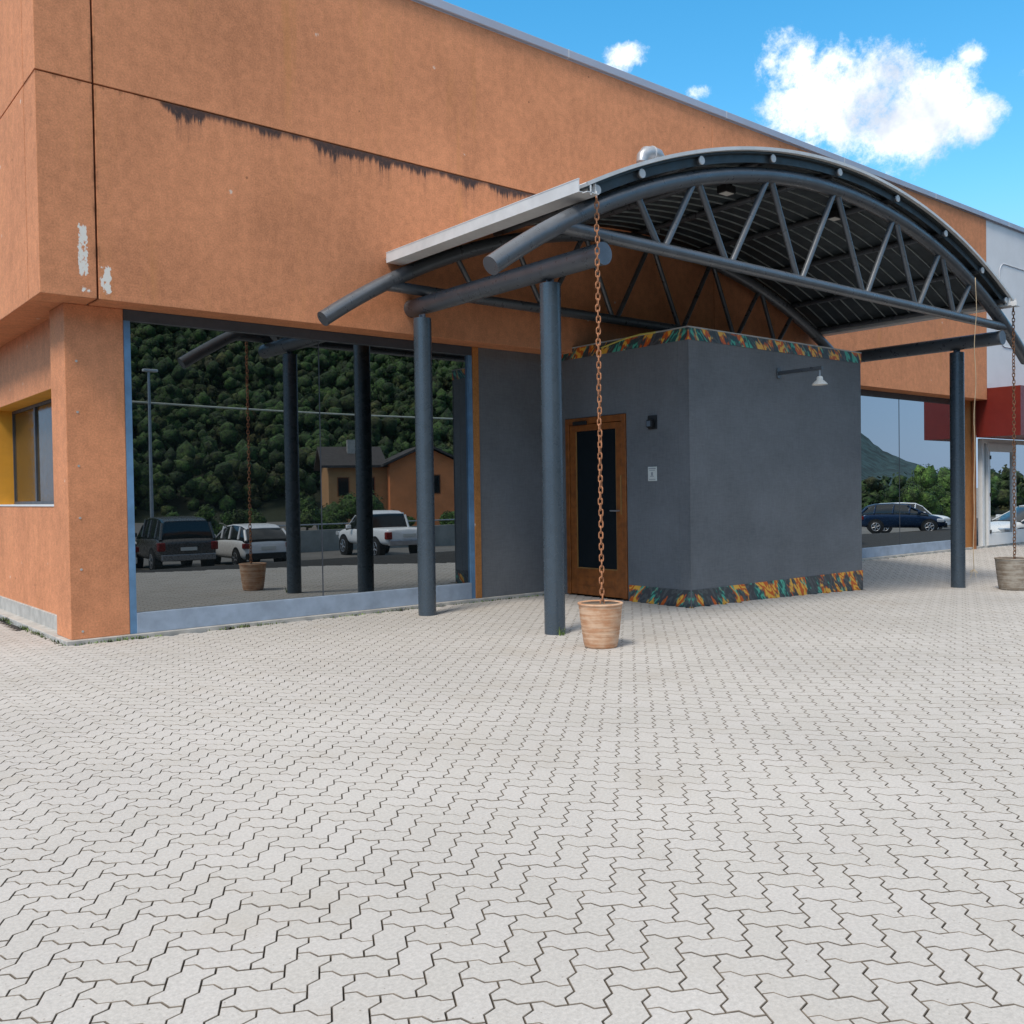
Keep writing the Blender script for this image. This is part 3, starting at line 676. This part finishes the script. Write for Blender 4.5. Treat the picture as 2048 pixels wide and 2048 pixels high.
# floodlights under the canopy
def flood(x, y, lab, glow='lamp_white'):
    z = arc(x, CR+.2)
    f = root('floodlight', (x, y, z), lab, 'floodlight', 'floodlights under the canopy roof')
    MB().box(x-.012, x+.012, y-.09, y+.09, z-.16, z).build('bracket', 'black_plastic', f)
    MB().box(x-.11, x+.11, y-.08, y+.08, z-.23, z-.13).build('housing', 'black_plastic', f, bevel=.012)
    MB().box(x-.085, x+.085, y-.06, y+.06, z-.236, z-.2305).build('lens', glow, f)
flood(10.55, 8.10, 'black floodlight with pale lens under the canopy near its crown')
flood(13.05, 8.0, 'black floodlight between rafters on the right side of the canopy ceiling')
# vent cowl behind the canopy roof
vc = root('vent_cowl', (11.86, 10.62, 6.0), 'grey galvanised vent cowl sticking up behind the canopy roof', 'vent')
vz = 7.02
MB().tube([(11.78, 10.62, 5.95), (11.78, 10.62, vz+.02)], .045, 14).tube([(11.95, 10.62, 5.95), (11.95, 10.62, vz+.02)], .06, 14).build('pipe', 'galvanised', vc, smooth=True)
hood = MB().tube([(11.62, 10.62, vz+.02), (11.64, 10.62, vz+.12), (11.72, 10.62, vz+.19), (11.86, 10.62, vz+.215), (12.0, 10.62, vz+.21), (12.07, 10.62, vz+.15), (12.08, 10.62, vz+.05)], [.09, .10, .115, .12, .115, .10, .07], 18)
hood.build('hood', 'galvanised', vc, smooth=True)
MB().tube([(11.845, 10.62, vz+.215), (11.862, 10.62, vz+.215)], .126, 20).build('clamp_band', 'gutter_metal', vc, smooth=True)

# ---------------------------------------------------------------- rain chains and pots
def chain(x, y, ztop, zbot, mat, lab, seed, sway=.0):
    rr = random.Random(seed)
    o = root('rain_chain', (x, y, zbot), lab, 'chain', 'rain chains hanging from the canopy gutters')
    mb = MB(); pitch = .060; n = int((ztop-zbot)/pitch)
    for k in range(n):
        zc_ = ztop-pitch*(k+.5)
        t = k/n
        ox = sway*sin(pi*t)+.003*sin(k*.9+seed); oy = .003*cos(k*1.3)
        a = (pi/2)*(k % 2)+.62+rr.uniform(-.16, .16)+.35*sin(k*.11)
        ca, sa = cos(a), sin(a)
        loop = []
        hl, w = .030, .020
        for q in range(6): th = -pi/2+pi*q/5; loop.append((w*cos(th+pi/2-pi/2), 0))
        pts = []
        for q in range(7): th = pi*q/6; pts.append((w*cos(th), hl-.012+w*sin(th)))
        for q in range(7): th = pi+pi*q/6; pts.append((w*cos(th), -(hl-.012)+w*sin(th)))
        mb.tube([(x+ox+px*ca, y+oy+px*sa, zc_+pz) for px, pz in pts], .0075, 7, closed=True)
    mb.build('links', mat, o, smooth=True, autos=False)
    MB().tube([(x, y, ztop-.01), (x, y, ztop+.05), (x+.0, y+.04, ztop+.075)], .008, 8).build('hook', 'gutter_metal', o, smooth=True)
    return o
chain(7.085, 7.12, 4.76, .41, 'rust_orange', 'thick orange rusty chain hanging down into the terracotta pot', 1)
chain(17.37, 7.19, 4.76, .20, 'rust_dark', 'brown rusty chain hanging into the grey pot at the right edge', 2)
def potshape(r0, r1, h, z0, wob, seed):
    rr = random.Random(seed)
    prof = [(r0*.9, z0), (r0, z0+.006)]
    n = 26
    for k in range(1, n):
        t = k/n; r = r0+(r1-r0)*(t**.72)
        r += wob*sin(k*2.4)+rr.uniform(-wob, wob)*.6
        prof.append((r, z0+.006+(h-.03)*t))
    prof += [(r1+.004, z0+h-.022), (r1+.012, z0+h-.012), (r1+.010, z0+h), (r1-.006, z0+h+.003), (r1-.018, z0+h-.01)]
    return prof
def pot(name, lab, x, y, r0, r1, h, mat, seed):
    z0 = H(x, y)-.002
    o = root(name, (x, y, z0), lab, 'plant pot', 'clay pots under the rain chains')
    pf = potshape(r0, r1, h, 0, .0022, seed)
    MB().lathe(pf, 0, 0, 48).build('pot_body', mat, o, smooth=True, world=False, autos=False)
    MB().lathe([(r1-.018, h-.01), (r1*.93, h*.8), (r1*.85, h*.55), (.01, h*.54)], 0, 0, 40).build('pot_inside', 'pot_inside', o, smooth=True, world=False, autos=False)
pot('clay_pot', 'terracotta ribbed pot standing beside the front left column', 7.10, 7.16, .172, .232, .475, 'terracotta', 3)
pot('clay_pot', 'grey clay pot at the right edge of the picture under the far chain', 17.50, 7.24, .25, .318, .56, 'grey_clay', 5)
hc = root('hanging_cord', (15.6, 7.08, 0), 'thin tan cord hanging loose from the canopy roof edge by the right column', 'cord')
pts = [(15.70-.14*(k/30)+.012*sin(k*.7), 7.08+.01*cos(k*.9), 5.05-4.75*k/30) for k in range(31)]
mbc = MB().tube(pts, .0065, 6)
mbc.build('cord', 'cord_tan', hc, smooth=True, autos=False)
mbc = MB()
for k in range(9):
    a = rnd.uniform(0, 6.28); mbc.tube([pts[-1], (pts[-1][0]+.06*cos(a), pts[-1][1]+.06*sin(a), pts[-1][2]-rnd.uniform(.0, .16))], .0035, 5)
mbc.build('frayed_end', 'cord_tan', hc)

# ---------------------------------------------------------------- weeds along the kerb
def blades(mb, x, y, z, n, h, spread):
    for _ in range(n):
        a = rnd.uniform(0, 6.283); l = rnd.uniform(.4, 1)*h; bx = x+rnd.gauss(0, spread); by = y+rnd.gauss(0, spread*.5); w = rnd.uniform(.003, .007)
        le = rnd.uniform(.2, .9)*l
        p0 = Vector((bx, by, z)); d = Vector((cos(a)*le, sin(a)*le, l)); s = Vector((-sin(a), cos(a), 0))*w
        mb.add([p0-s, p0+s, p0+d*.55+s*.8+Vector((0, 0, l*.08)), p0+d*.55-s*.8+Vector((0, 0, l*.08)), p0+d], [(0, 1, 2, 3), (3, 2, 4)])
wd = MB()
x = 2.95
while x < 10.2:
    dens = noise.noise(Vector((x*1.3, 0, 4)))+.25
    if dens > 0 and rnd.random() < .9: blades(wd, x, YP-.085+rnd.uniform(-.02, .01), -.005, int(2+8*dens*(1.4 if x < 6 else .6)), .03+.04*dens, .03)
    x += rnd.uniform(.02, .07)
y = 11.45
while y < 18:
    dens = noise.noise(Vector((y*1.7, 3, 4)))+.3
    if dens > 0: blades(wd, XP-.085, y, -.005, int(2+9*dens), .035+.05*dens, .025)
    y += rnd.uniform(.03, .08)
x = 15
while x < 24.5:
    if noise.noise(Vector((x, 9, 4))) > -.05: blades(wd, x, YP-.085, -.02, 5, .04, .03)
    x += rnd.uniform(.04, .12)
tag(wd.build('weeds', 'weed_green'), 'low weeds and moss growing along the kerb joint', 'weeds', kind='stuff')
w1 = MB(); blades(w1, 7.33, 8.04, 0, 14, .11, .02)
tag(w1.build('weed_tuft', 'weed_green'), 'small green weed tuft at the foot of the front left column', 'weed')

# ---------------------------------------------------------------- cars (seen mirrored in the glass)
def sect(x, w, zb, zt, sh):   # half section -> full closed ring (y,z)
    hp = [(0, zb), (w*.86, zb), (w*.975, zb+.10), (w, zb+.28), (w*1.0, zt-.30 if zt-.30 > zb+.3 else zb+.32), (w*.985, zt-.12), (w*sh, zt-.015), (w*sh*.82, zt), (0, zt+.012)]
    ring = [(x, yy, z) for yy, z in hp]+[(x, -yy, z) for yy, z in hp[-2:0:-1]]
    return ring
def loft(rings, capf=True):
    mb = MB(); n = len(rings[0]); vs = [q for r_ in rings for q in r_]; fs = []
    for i in range(len(rings)-1):
        for k in range(n): k2 = (k+1) % n; fs.append((i*n+k, (i+1)*n+k, (i+1)*n+k2, i*n+k2))
    fs.append(tuple(range(n))); fs.append(tuple((len(rings)-1)*n+k for k in range(n-1, -1, -1)))
    return mb.add(vs, fs)
CARS = {
 'suv':   dict(L=4.60, W=1.90, body=[(-2.28, .72, .95, .88), (-2.22, .94, 1.12, .9), (-1.9, .95, 1.14, .93), (0, .95, 1.10, .93), (.95, .95, 1.08, .93), (1.3, .94, 1.05, .86), (2.0, .90, .98, .84), (2.22, .78, .86, .8), (2.30, .66, .72, .8)],
               gh=[(-2.16, 1.08, 1.12), (-1.98, 1.10, 1.66), (-1.6, 1.12, 1.74), (-.4, 1.10, 1.78), (.35, 1.08, 1.74), (.75, 1.06, 1.55), (1.22, 1.05, 1.10)], zb=.34, wb=(-1.38, 1.32), wr=.365, pill=(-1.55, -.62, .28)),
 'hatch': dict(L=4.05, W=1.72, body=[(-2.02, .66, .80, .88), (-1.95, .85, .98, .88), (-1.5, .86, 1.00, .92), (0, .86, .97, .92), (.8, .86, .94, .92), (1.2, .85, .90, .86), (1.75, .80, .80, .82), (1.98, .66, .66, .8), (2.03, .56, .56, .8)],
               gh=[(-1.97, .93, .98), (-1.62, .96, 1.33), (-1.22, .97, 1.43), (-.4, .96, 1.46), (.25, .95, 1.40), (.65, .94, 1.22), (1.2, .90, .93)], zb=.24, wb=(-1.24, 1.24), wr=.31, pill=(-1.28, -.42, .35)),
 'pickup':dict(L=5.30, W=1.86, body=[(-2.62, .86, 1.13, .95), (-2.55, .92, 1.16, .96), (-.9, .93, 1.16, .96), (-.82, .93, 1.14, .94), (.9, .93, 1.12, .93), (1.25, .92, 1.12, .86), (2.2, .89, 1.05, .84), (2.5, .80, .96, .8), (2.60, .68, .80, .8)],
               gh=[(-.86, 1.10, 1.14), (-.74, 1.12, 1.68), (-.4, 1.12, 1.77), (.3, 1.12, 1.79), (.75, 1.10, 1.66), (1.45, 1.08, 1.13)], zb=.46, wb=(-1.55, 1.55), wr=.385, pill=(-.62, .12)),
}
def make_car(kind, name, paint, label, x, y, heading, lower=None, group='cars parked behind the viewer'):
    C = CARS[kind]; z0 = H(x, y)-.036
    o = root(name, (x, y, z0), label, 'car' if kind != 'pickup' else 'pickup truck', group, rz=heading)
    bd = loft([sect(xx, w, C['zb']+(.06 if abs(xx) > C['L']*.47 else 0), zt, sh) for xx, w, zt, sh in C['body']])
    b_o = bd.build('body', paint, o, smooth=True, world=False, autos=False)
    md = b_o.modifiers.new('s', 'SUBSURF'); md.levels = 1; md.render_levels = 1
    hw = C['W']/2
    rings = []
    for (xx, zb, zt) in C['gh']:
        wt = hw*(.76 if zt-zb > .2 else .88); wb_ = hw*.925
        hp = [(0, zb-.06), (wb_, zb-.06), (wb_, zb), (wt+(wb_-wt)*.12, zt-.07 if zt-zb > .2 else zt-.01), (wt*.93, zt-.012), (0, zt)]
        rings.append([(xx, a, c) for a, c in hp]+[(xx, -a, c) for a, c in hp[-2:0:-1]])
    loft(rings).build('windows', 'car_glass', o, smooth=True, world=False)
    # roof skin and pillars
    rs = MB(); G = [g_ for g_ in C['gh'] if g_[2]-g_[1] > .35]
    vs = []; fs = []
    for (xx, zb, zt) in G:
        wt = hw*.76
        vs += [(xx, -(wt+.022), zt-.085), (xx, -wt*.90, zt+.012), (xx, 0, zt+.024), (xx, wt*.90, zt+.012), (xx, wt+.022, zt-.085), (xx, 0, zt-.05)]
    for i in range(len(G)-1):
        for q in range(6): q2 = (q+1) % 6; fs.append((i*6+q, i*6+q2, (i+1)*6+q2, (i+1)*6+q))
    rs.add(vs, fs+[(0, 1, 2, 3, 4, 5), tuple((len(G)-1)*6+q for q in (5, 4, 3, 2, 1, 0))])
    rs.build('roof', paint, o, smooth=True, world=False)
    zr = max(g_[2] for g_ in C['gh'])-.07
    zbelt = C['gh'][2][1]
    for s in (-1, 1):
        for xp in C['pill']:
            MB().tube([(xp-.04, s*hw*.93, zbelt), (xp+.06, s*hw*.785, zr)], [.045, .03], 8).build('pillar', paint, o, smooth=True, world=False)
        f0, f1 = C['gh'][-1], G[-1]
        MB().tube([(f0[0], s*hw*.88, f0[1]), (f1[0], s*hw*.78, f1[2]-.05)], .03, 8).build('pillar', paint, o, smooth=True, world=False)
        f0, f1 = C['gh'][0], G[0]
        MB().tube([(f0[0], s*hw*.90, f0[1]), (f1[0], s*hw*.79, f1[2]-.05)], .05, 8).build('pillar', paint, o, smooth=True, world=False)

    rear = C['body'][0][0]
    # arches and wheels
    for xw in C['wb']:
        for s in (-1, 1):
            yy = s*(C['body'][3][1]-.012)
            MB().tube([(xw, yy-s*.22, C['wr']+.015), (xw, yy+s*.022, C['wr']+.015)], C['wr']+.075, 32).build('wheel_arch', 'black_plastic', o, smooth=True, world=False)
            wh = MB().tube([(xw, yy-s*.16, C['wr']), (xw, yy-s*.14, C['wr']), (xw, yy+s*.03, C['wr']), (xw, yy+s*.045, C['wr'])], [C['wr']-.03, C['wr'], C['wr'], C['wr']-.03], 30)
            w_o = wh.build('wheel', 'rubber', o, smooth=True, world=False)
            rm = MB().tube([(xw, yy+s*.03, C['wr']), (xw, yy+s*.050, C['wr'])], C['wr']*.20, 18)
            for k in range(6):
                a = k*pi/3+.3; rm.tube([(xw+.05*cos(a), yy+s*.048, C['wr']+.05*sin(a)), (xw+C['wr']*.62*cos(a), yy+s*.048, C['wr']+C['wr']*.62*sin(a))], [.028, .02], 6)
            n = 28; rm.tube([(xw+C['wr']*.64*cos(2*pi*q/n), yy+s*.044, C['wr']+C['wr']*.64*sin(2*pi*q/n)) for q in range(n)], .014, 6, closed=True)
            rm.build('rim', 'alloy', w_o, smooth=True, world=False, loc=(0, 0, 0))
    zt = C['body'][1][2]
    for s in (-1, 1):
        hwb = C['body'][1][1]
        MB().box(rear-.005, rear+.22, s*(hwb-.22), s*(hwb+.012), zt-(.40 if kind != 'hatch' else .31), zt-.13).build('taillight', 'tail_red', o, bevel=.03, world=False)
        fr = C['body'][-1][0]
        MB().box(fr-.45, fr-.10, s*(C['body'][-2][1]-.20), s*(C['body'][-3][1]+.008), C['body'][-3][2]-.28, C['body'][-3][2]-.10).build('headlight', 'head_clear', o, bevel=.04, world=False)
        MB().box(.70, .86, s*(hw+.0), s*(hw+.19), zbelt-.02, zbelt+.13).build('mirror', paint, o, bevel=.03, world=False)
    MB().box(rear-.06, rear+.14, -hw*.90, hw*.90, C['zb']+.06, C['zb']+.27).build('rear_bumper', lower or paint, o, bevel=.03, world=False)
    MB().box(C['body'][-1][0]-.10, C['body'][-1][0]+.05, -hw*.72, hw*.72, C['zb']+.02, C['zb']+.24).build('front_bumper', 'black_plastic', o, bevel=.03, world=False)
    MB().box(rear-.03, rear-.012, -.26, .26, C['zb']+.38, C['zb']+.49).build('number_plate', 'paper', o, world=False)
    return o
HD = R(-93)
make_car('suv', 'parked_suv', 'car_grey', 'dark grey SUV parked left of the white hatchback, mirrored in the left shop window', 11.55, -9.4, R(-84), 'car_silver')
make_car('hatch', 'parked_hatchback', 'car_white', 'white hatchback parked beside the grey SUV, mirrored in the left shop window', 14.15, -9.1, R(-87), 'black_plastic')
make_car('pickup', 'parked_pickup', 'car_white', 'white pickup truck parked before the orange house, mirrored in the left shop window', 19.9, -9.4, R(-83), 'alloy')
make_car('hatch', 'parked_car', 'car_white', 'white car half hidden at the far left of the mirrored parking row', 9.2, -10.4, HD)
make_car('hatch', 'parked_car', 'car_blue', 'dark blue car mirrored in the shop window right of the porch', 45.6, -1.3, R(58))
make_car('suv', 'parked_suv', 'car_white', 'white estate car mirrored behind the dark blue one', 54.6, -5.6, R(60))
make_car('hatch', 'parked_car', 'car_black', 'black car nose mirrored at the edge of the grey porch', 30.6, 2.6, R(60))
make_car('hatch', 'parked_car', 'car_white', 'white car mirrored in the white framed glass door', 34.8, 9.3, R(-150))

# ---------------------------------------------------------------- car park furniture, house, hill, woods
lp = root('light_pole', (14.35, -19.6, -.8), 'tall thin grey light pole mirrored in the left shop window', 'pole')
MB().tube([(14.35, -19.6, -.9), (14.35, -19.6, 7.3)], [.09, .055], 14).build('pole', 'galvanised', lp, smooth=True)
MB().box(14.1, 14.75, -19.75, -19.5, 7.3, 7.42).build('lamp_head', 'gutter_metal', lp, bevel=.03)
cb = MB().tube([(-10+.5*k, -20.1, 5.86+.0008*(k-70)**2*.3) for k in range(0, 141)], .045, 8)
tag(cb.build('overhead_cable', 'cable_grey', smooth=True, autos=False), 'pale overhead cable bundle mirrored across the left shop window', 'cable')
lw_ = MB().box(17.6, 34, -14.3, -14.1, -1.0, .18)
lwo = root('parapet_wall', (17.6, -14.2, -.9), 'low grey concrete wall with pipe rail behind the parked cars', 'wall')
lw_.build('wall', 'parapet_concrete', lwo, bevel=.01)
rl = MB().tube([(17.6, -14.2, .42), (34, -14.2, .42)], .03, 8)
for k in range(9): rl.tube([(17.7+2*k, -14.2, .18), (17.7+2*k, -14.2, .42)], .025, 8)
rl.build('rail', 'galvanised', lwo, smooth=True)
# house : local frame, front (local -y) turned towards the forecourt
hs_ = root('orange_house', (37.4, -46.2, -.9), 'two storey orange house with dark pitched roof mirrored behind the pickup', 'house', rz=R(180+24))
def hp_(mb, name, mat, **kw): return mb.build(name, mat, hs_, world=False, **kw)
hp_(MB().add([(-5, 0, 0), (-.2, 0, 0), (-.2, 8, 0), (-5, 8, 0), (-5, 0, 5), (-.2, 0, 5), (-.2, 8, 5), (-5, 8, 5), (-5, 4, 6.5), (-.2, 4, 6.5)], [(0, 3, 2, 1), (0, 1, 5, 4), (1, 2, 6, 9, 5), (2, 3, 7, 6), (3, 0, 4, 8, 7), (4, 5, 9, 8), (6, 7, 8, 9)]), 'wall', 'house_shade')
wing = MB().add([(-11, -1.6, 0), (-5, -1.6, 0), (-5, -1.6, 5.1), (-8, -1.6, 6.5), (-11, -1.6, 5.1), (-11, 8, 0), (-5, 8, 0), (-5, 8, 5.1), (-8, 8, 6.5), (-11, 8, 5.1)],
      [(0, 1, 2, 3, 4), (9, 8, 7, 6, 5), (0, 4, 9, 5), (1, 6, 7, 2), (2, 7, 8, 3), (3, 8, 9, 4)])
hp_(wing, 'wall', 'house_orange')
rf = MB().add([(-5, -.7, 4.85), (.4, -.7, 4.85), (.4, 4, 6.6), (-5, 4, 6.6), (.4, 8.7, 4.85), (-5, 8.7, 4.85), (-5, -.7, 5.05), (.4, -.7, 5.05), (.4, 4, 6.8), (-5, 4, 6.8), (.4, 8.7, 5.05), (-5, 8.7, 5.05)],
      [(0, 1, 7, 6), (6, 7, 8, 9), (9, 8, 10, 11), (1, 2, 8, 7), (2, 4, 10, 8), (0, 3, 2, 1), (3, 5, 4, 2), (4, 5, 11, 10)])
ro_ = hp_(rf, 'roof', 'roof_tile')
hp_(MB().add([(-8, -2.3, 6.55), (-11.6, -2.3, 4.9), (-11.6, 8.4, 4.9), (-8, 8.4, 6.55), (-4.4, -2.3, 4.9), (-4.4, 8.4, 4.9), (-8, -2.3, 6.75), (-11.6, -2.3, 5.1), (-11.6, 8.4, 5.1), (-8, 8.4, 6.75), (-4.4, -2.3, 5.1), (-4.4, 8.4, 5.1)],
      [(0, 6, 7, 1), (6, 9, 8, 7), (0, 4, 10, 6), (6, 10, 11, 9), (1, 7, 8, 2), (4, 5, 11, 10)]), 'roof', 'roof_tile')
MB().box(-2.7, -2.0, 2.2, 2.9, 5.8, 7.3).build('chimney', 'concrete', ro_, loc=(0, 0, 0), world=False)
for (xa, za) in ((-1.9, 2.5), (-4.0, 2.5), (-9.2, 2.6)):
    yy = -1.6 if xa < -5 else 0
    wo = hp_(MB().box(xa, xa+1.0, yy-.04, yy+.02, za, za+1.6), 'window', 'brown_wood')
    MB().box(xa+.08, xa+.92, yy-.05, yy-.041, za+.08, za+1.52).build('pane', 'car_glass', wo, loc=(0, 0, 0), world=False)

def Eaz(a):
    pts = [(-180, 14), (20, 17), (42, 16.5), (47, 12), (50, 3.0), (53, .5), (180, .45)]
    for (a0, e0), (a1, e1) in zip(pts, pts[1:]):
        if a0 <= a <= a1: return e0+(e1-e0)*(a-a0)/(a1-a0)
    return .5
def hillz(a, r):
    e = Eaz(a); t = max(0, min(1, (r-92)/230)); top = math.tan(R(e))*340
    return -1.2+top*(t**1.05)+noise.noise(Vector((a*.08, r*.012, 1)))*top*.06*t
def Emt(a):
    pts = [(30, 9), (50, 9), (56, 6.2), (58.5, 4.5), (59.8, 3.9), (61, 3.5), (62.3, 2.35), (63.8, 1.7), (65.5, .9), (68, .35), (90, .3)]
    for (a0, e0), (a1, e1) in zip(pts, pts[1:]):
        if a0 <= a <= a1: return e0+(e1-e0)*(a-a0)/(a1-a0)
    return .3
def pol(a, r): return (r*sin(R(a)), -r*cos(R(a)))
azs = [-35+2.0*k for k in range(64)]; rs_ = [88, 92, 100]+[115+18*k for k in range(13)]+[350, 380]
hv = []; hf = []
for a in azs:
    for r_ in rs_: x, y = pol(a, r_); z = hillz(a, min(r_, 330)); z = -1.3 if r_ < 92 else (z if r_ < 345 else z*.8); hv.append((x, y, z))
nr = len(rs_)
for i in range(len(azs)-1):
    for j in range(nr-1): hf.append((i*nr+j, i*nr+j+1, (i+1)*nr+j+1, (i+1)*nr+j))
tag(MB().add(hv, hf).build('hillside', 'hill_soil', smooth=True, autos=False), 'steep wooded hillside behind the car park', 'hill', kind='structure')
import bmesh
_bm = __import__('bmesh').new(); __import__('bmesh').ops.create_icosphere(_bm, subdivisions=2, radius=1)
ICV = [v.co.copy() for v in _bm.verts]; ICF = [tuple(v.index for v in f.verts) for f in _bm.faces]; _bm.free()
_bm = __import__('bmesh').new(); __import__('bmesh').ops.create_icosphere(_bm, subdivisions=1, radius=1)
ICV1 = [v.co.copy() for v in _bm.verts]; ICF1 = [tuple(v.index for v in f.verts) for f in _bm.faces]; _bm.free()
simple('mountain_haze_green', (.028, .058, .060), .95, var=.6, scale=.11, bmp=.6, bscale=.2)  # distance haze is painted in as a blue tint of the wooded green
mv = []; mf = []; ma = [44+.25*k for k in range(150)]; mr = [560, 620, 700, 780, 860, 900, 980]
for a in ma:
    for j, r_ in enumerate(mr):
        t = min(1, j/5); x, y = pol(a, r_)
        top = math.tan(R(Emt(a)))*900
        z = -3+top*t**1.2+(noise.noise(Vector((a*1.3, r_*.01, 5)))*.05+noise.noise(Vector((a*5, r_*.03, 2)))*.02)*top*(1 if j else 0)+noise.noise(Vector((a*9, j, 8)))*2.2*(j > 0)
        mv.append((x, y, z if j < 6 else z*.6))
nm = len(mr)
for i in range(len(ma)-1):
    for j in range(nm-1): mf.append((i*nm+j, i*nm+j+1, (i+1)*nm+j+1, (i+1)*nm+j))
tag(MB().add(mv, mf).build('mountain', 'mountain_haze_green', smooth=True, autos=False), 'distant wooded mountain with haze blue put into its colour, mirrored in the right window', 'mountain', kind='structure')
def crown(mb, c, rx, rz, n, leaf, rr, core=True):
    lobes = [(Vector((rr.gauss(0, .45)*rx, rr.gauss(0, .45)*rx, rr.gauss(0, .42)*rz)), rr.uniform(.28, .58)) for _ in range(5 if core == 1 else 8)]
    if core:
        V_, F_ = (ICV, ICF) if core == 2 else (ICV1, ICF1)
        for l, s in lobes:
            ph = Vector((rr.uniform(0, 50), rr.uniform(0, 50), 0))
            mb.add([c+l+Vector((q.x*rx, q.y*rx, q.z*rz))*s*(.80+.55*noise.noise(q*2.3+ph)) for q in V_], F_)
    for _ in range(n):
        l, s = rr.choice(lobes)
        th = rr.uniform(0, 6.283); u = rr.uniform(-.5, 1); q = sqrt(max(0, 1-u*u))
        d = Vector((q*cos(th), q*sin(th), u)); k = rr.uniform(.75, 1.05)
        p = c+l+Vector((d.x*rx*s*k, d.y*rx*s*k, d.z*rz*s*k))
        nrm = (d+Vector((rr.gauss(0, .35), rr.gauss(0, .35), rr.gauss(0, .35)+.25))).normalized()
        t = nrm.cross(Vector((rr.gauss(0, 1), rr.gauss(0, 1), rr.gauss(0, 1)))).normalized(); w = nrm.cross(t)
        a = leaf*rr.uniform(.6, 1.2)
        mb.add([p-t*a-w*a*.6, p+t*a-w*a*.5, p+t*a*.8+w*a*.7, p-t*a*.7+w*a*.6], [(0, 1, 2, 3)])
fr_ = random.Random(11); fo = MB(); nt_ = 0
for _ in range(11500):
    a = fr_.uniform(-6, 66); r_ = 94+236*fr_.random()**.75
    if a > 50: continue
    x, y = pol(a, r_); z = hillz(a, r_)
    s = fr_.uniform(1.5, 3.1)
    crown(fo, Vector((x, y, z+s*.9)), s, s*1.05, int(75 if r_ < 170 else 45), .15 if r_ < 170 else .21, fr_, 1); nt_ += 1
# ridge and distant tree line for the windows on the right
for _ in range(420):
    a = fr_.uniform(56, 84); r_ = fr_.uniform(95, 150); x, y = pol(a, r_)
    s = fr_.uniform(1.3, 2.0); crown(fo, Vector((x, y, -1+s*.9)), s, s*1.1, 90, .2, fr_)
tag(fo.build('woodland', 'forest_leaf', smooth=True, autos=False), 'dense mixed woodland covering the hillside, mirrored in the windows', 'woodland', kind='stuff')
# row of shrubs and small trees behind the cars
br = random.Random(5)
spots = [(8+2.9*k+br.uniform(-.8, .8), -22-.9*k+br.uniform(-2, 2), br.uniform(.75, 1.15)) for k in range(11)]
spots += [(34.5, -37, 1.75), (37.0, -38, 1.2)]
spots += [(64+4.5*k, -12-1.2*k+br.uniform(-3, 3), br.uniform(1.3, 1.9)) for k in range(9)]
spots += [(60+4*k, 2+1.0*k, br.uniform(.7, 1.1)) for k in range(6)]
for k, (x, y, s) in enumerate(spots):
    z = H(x, y)-.05
    lab = ('bright green bushy shrub behind the parked cars' if k < 13 else 'leafy tree beyond the parked cars on the right')
    t = root('shrub' if k < 13 else 'tree', (x, y, z), lab, 'shrub' if k < 13 else 'tree', 'shrubs behind the car park' if k < 13 else 'trees mirrored in the right window')
    MB().tube([(0, 0, -.1), (.05, .03, s*.7), (0, .1, s*1.3)], [.09, .07, .03], 8).build('trunk', 'bark', t, smooth=True, world=False)
    c = MB(); crown(c, Vector((0, 0, s*1.15)), s*1.1, s*1.15, int(1500), .05+.014*s, br, 2)
    c.build('crown', 'shrub_leaf', t, world=False, smooth=True, autos=False)
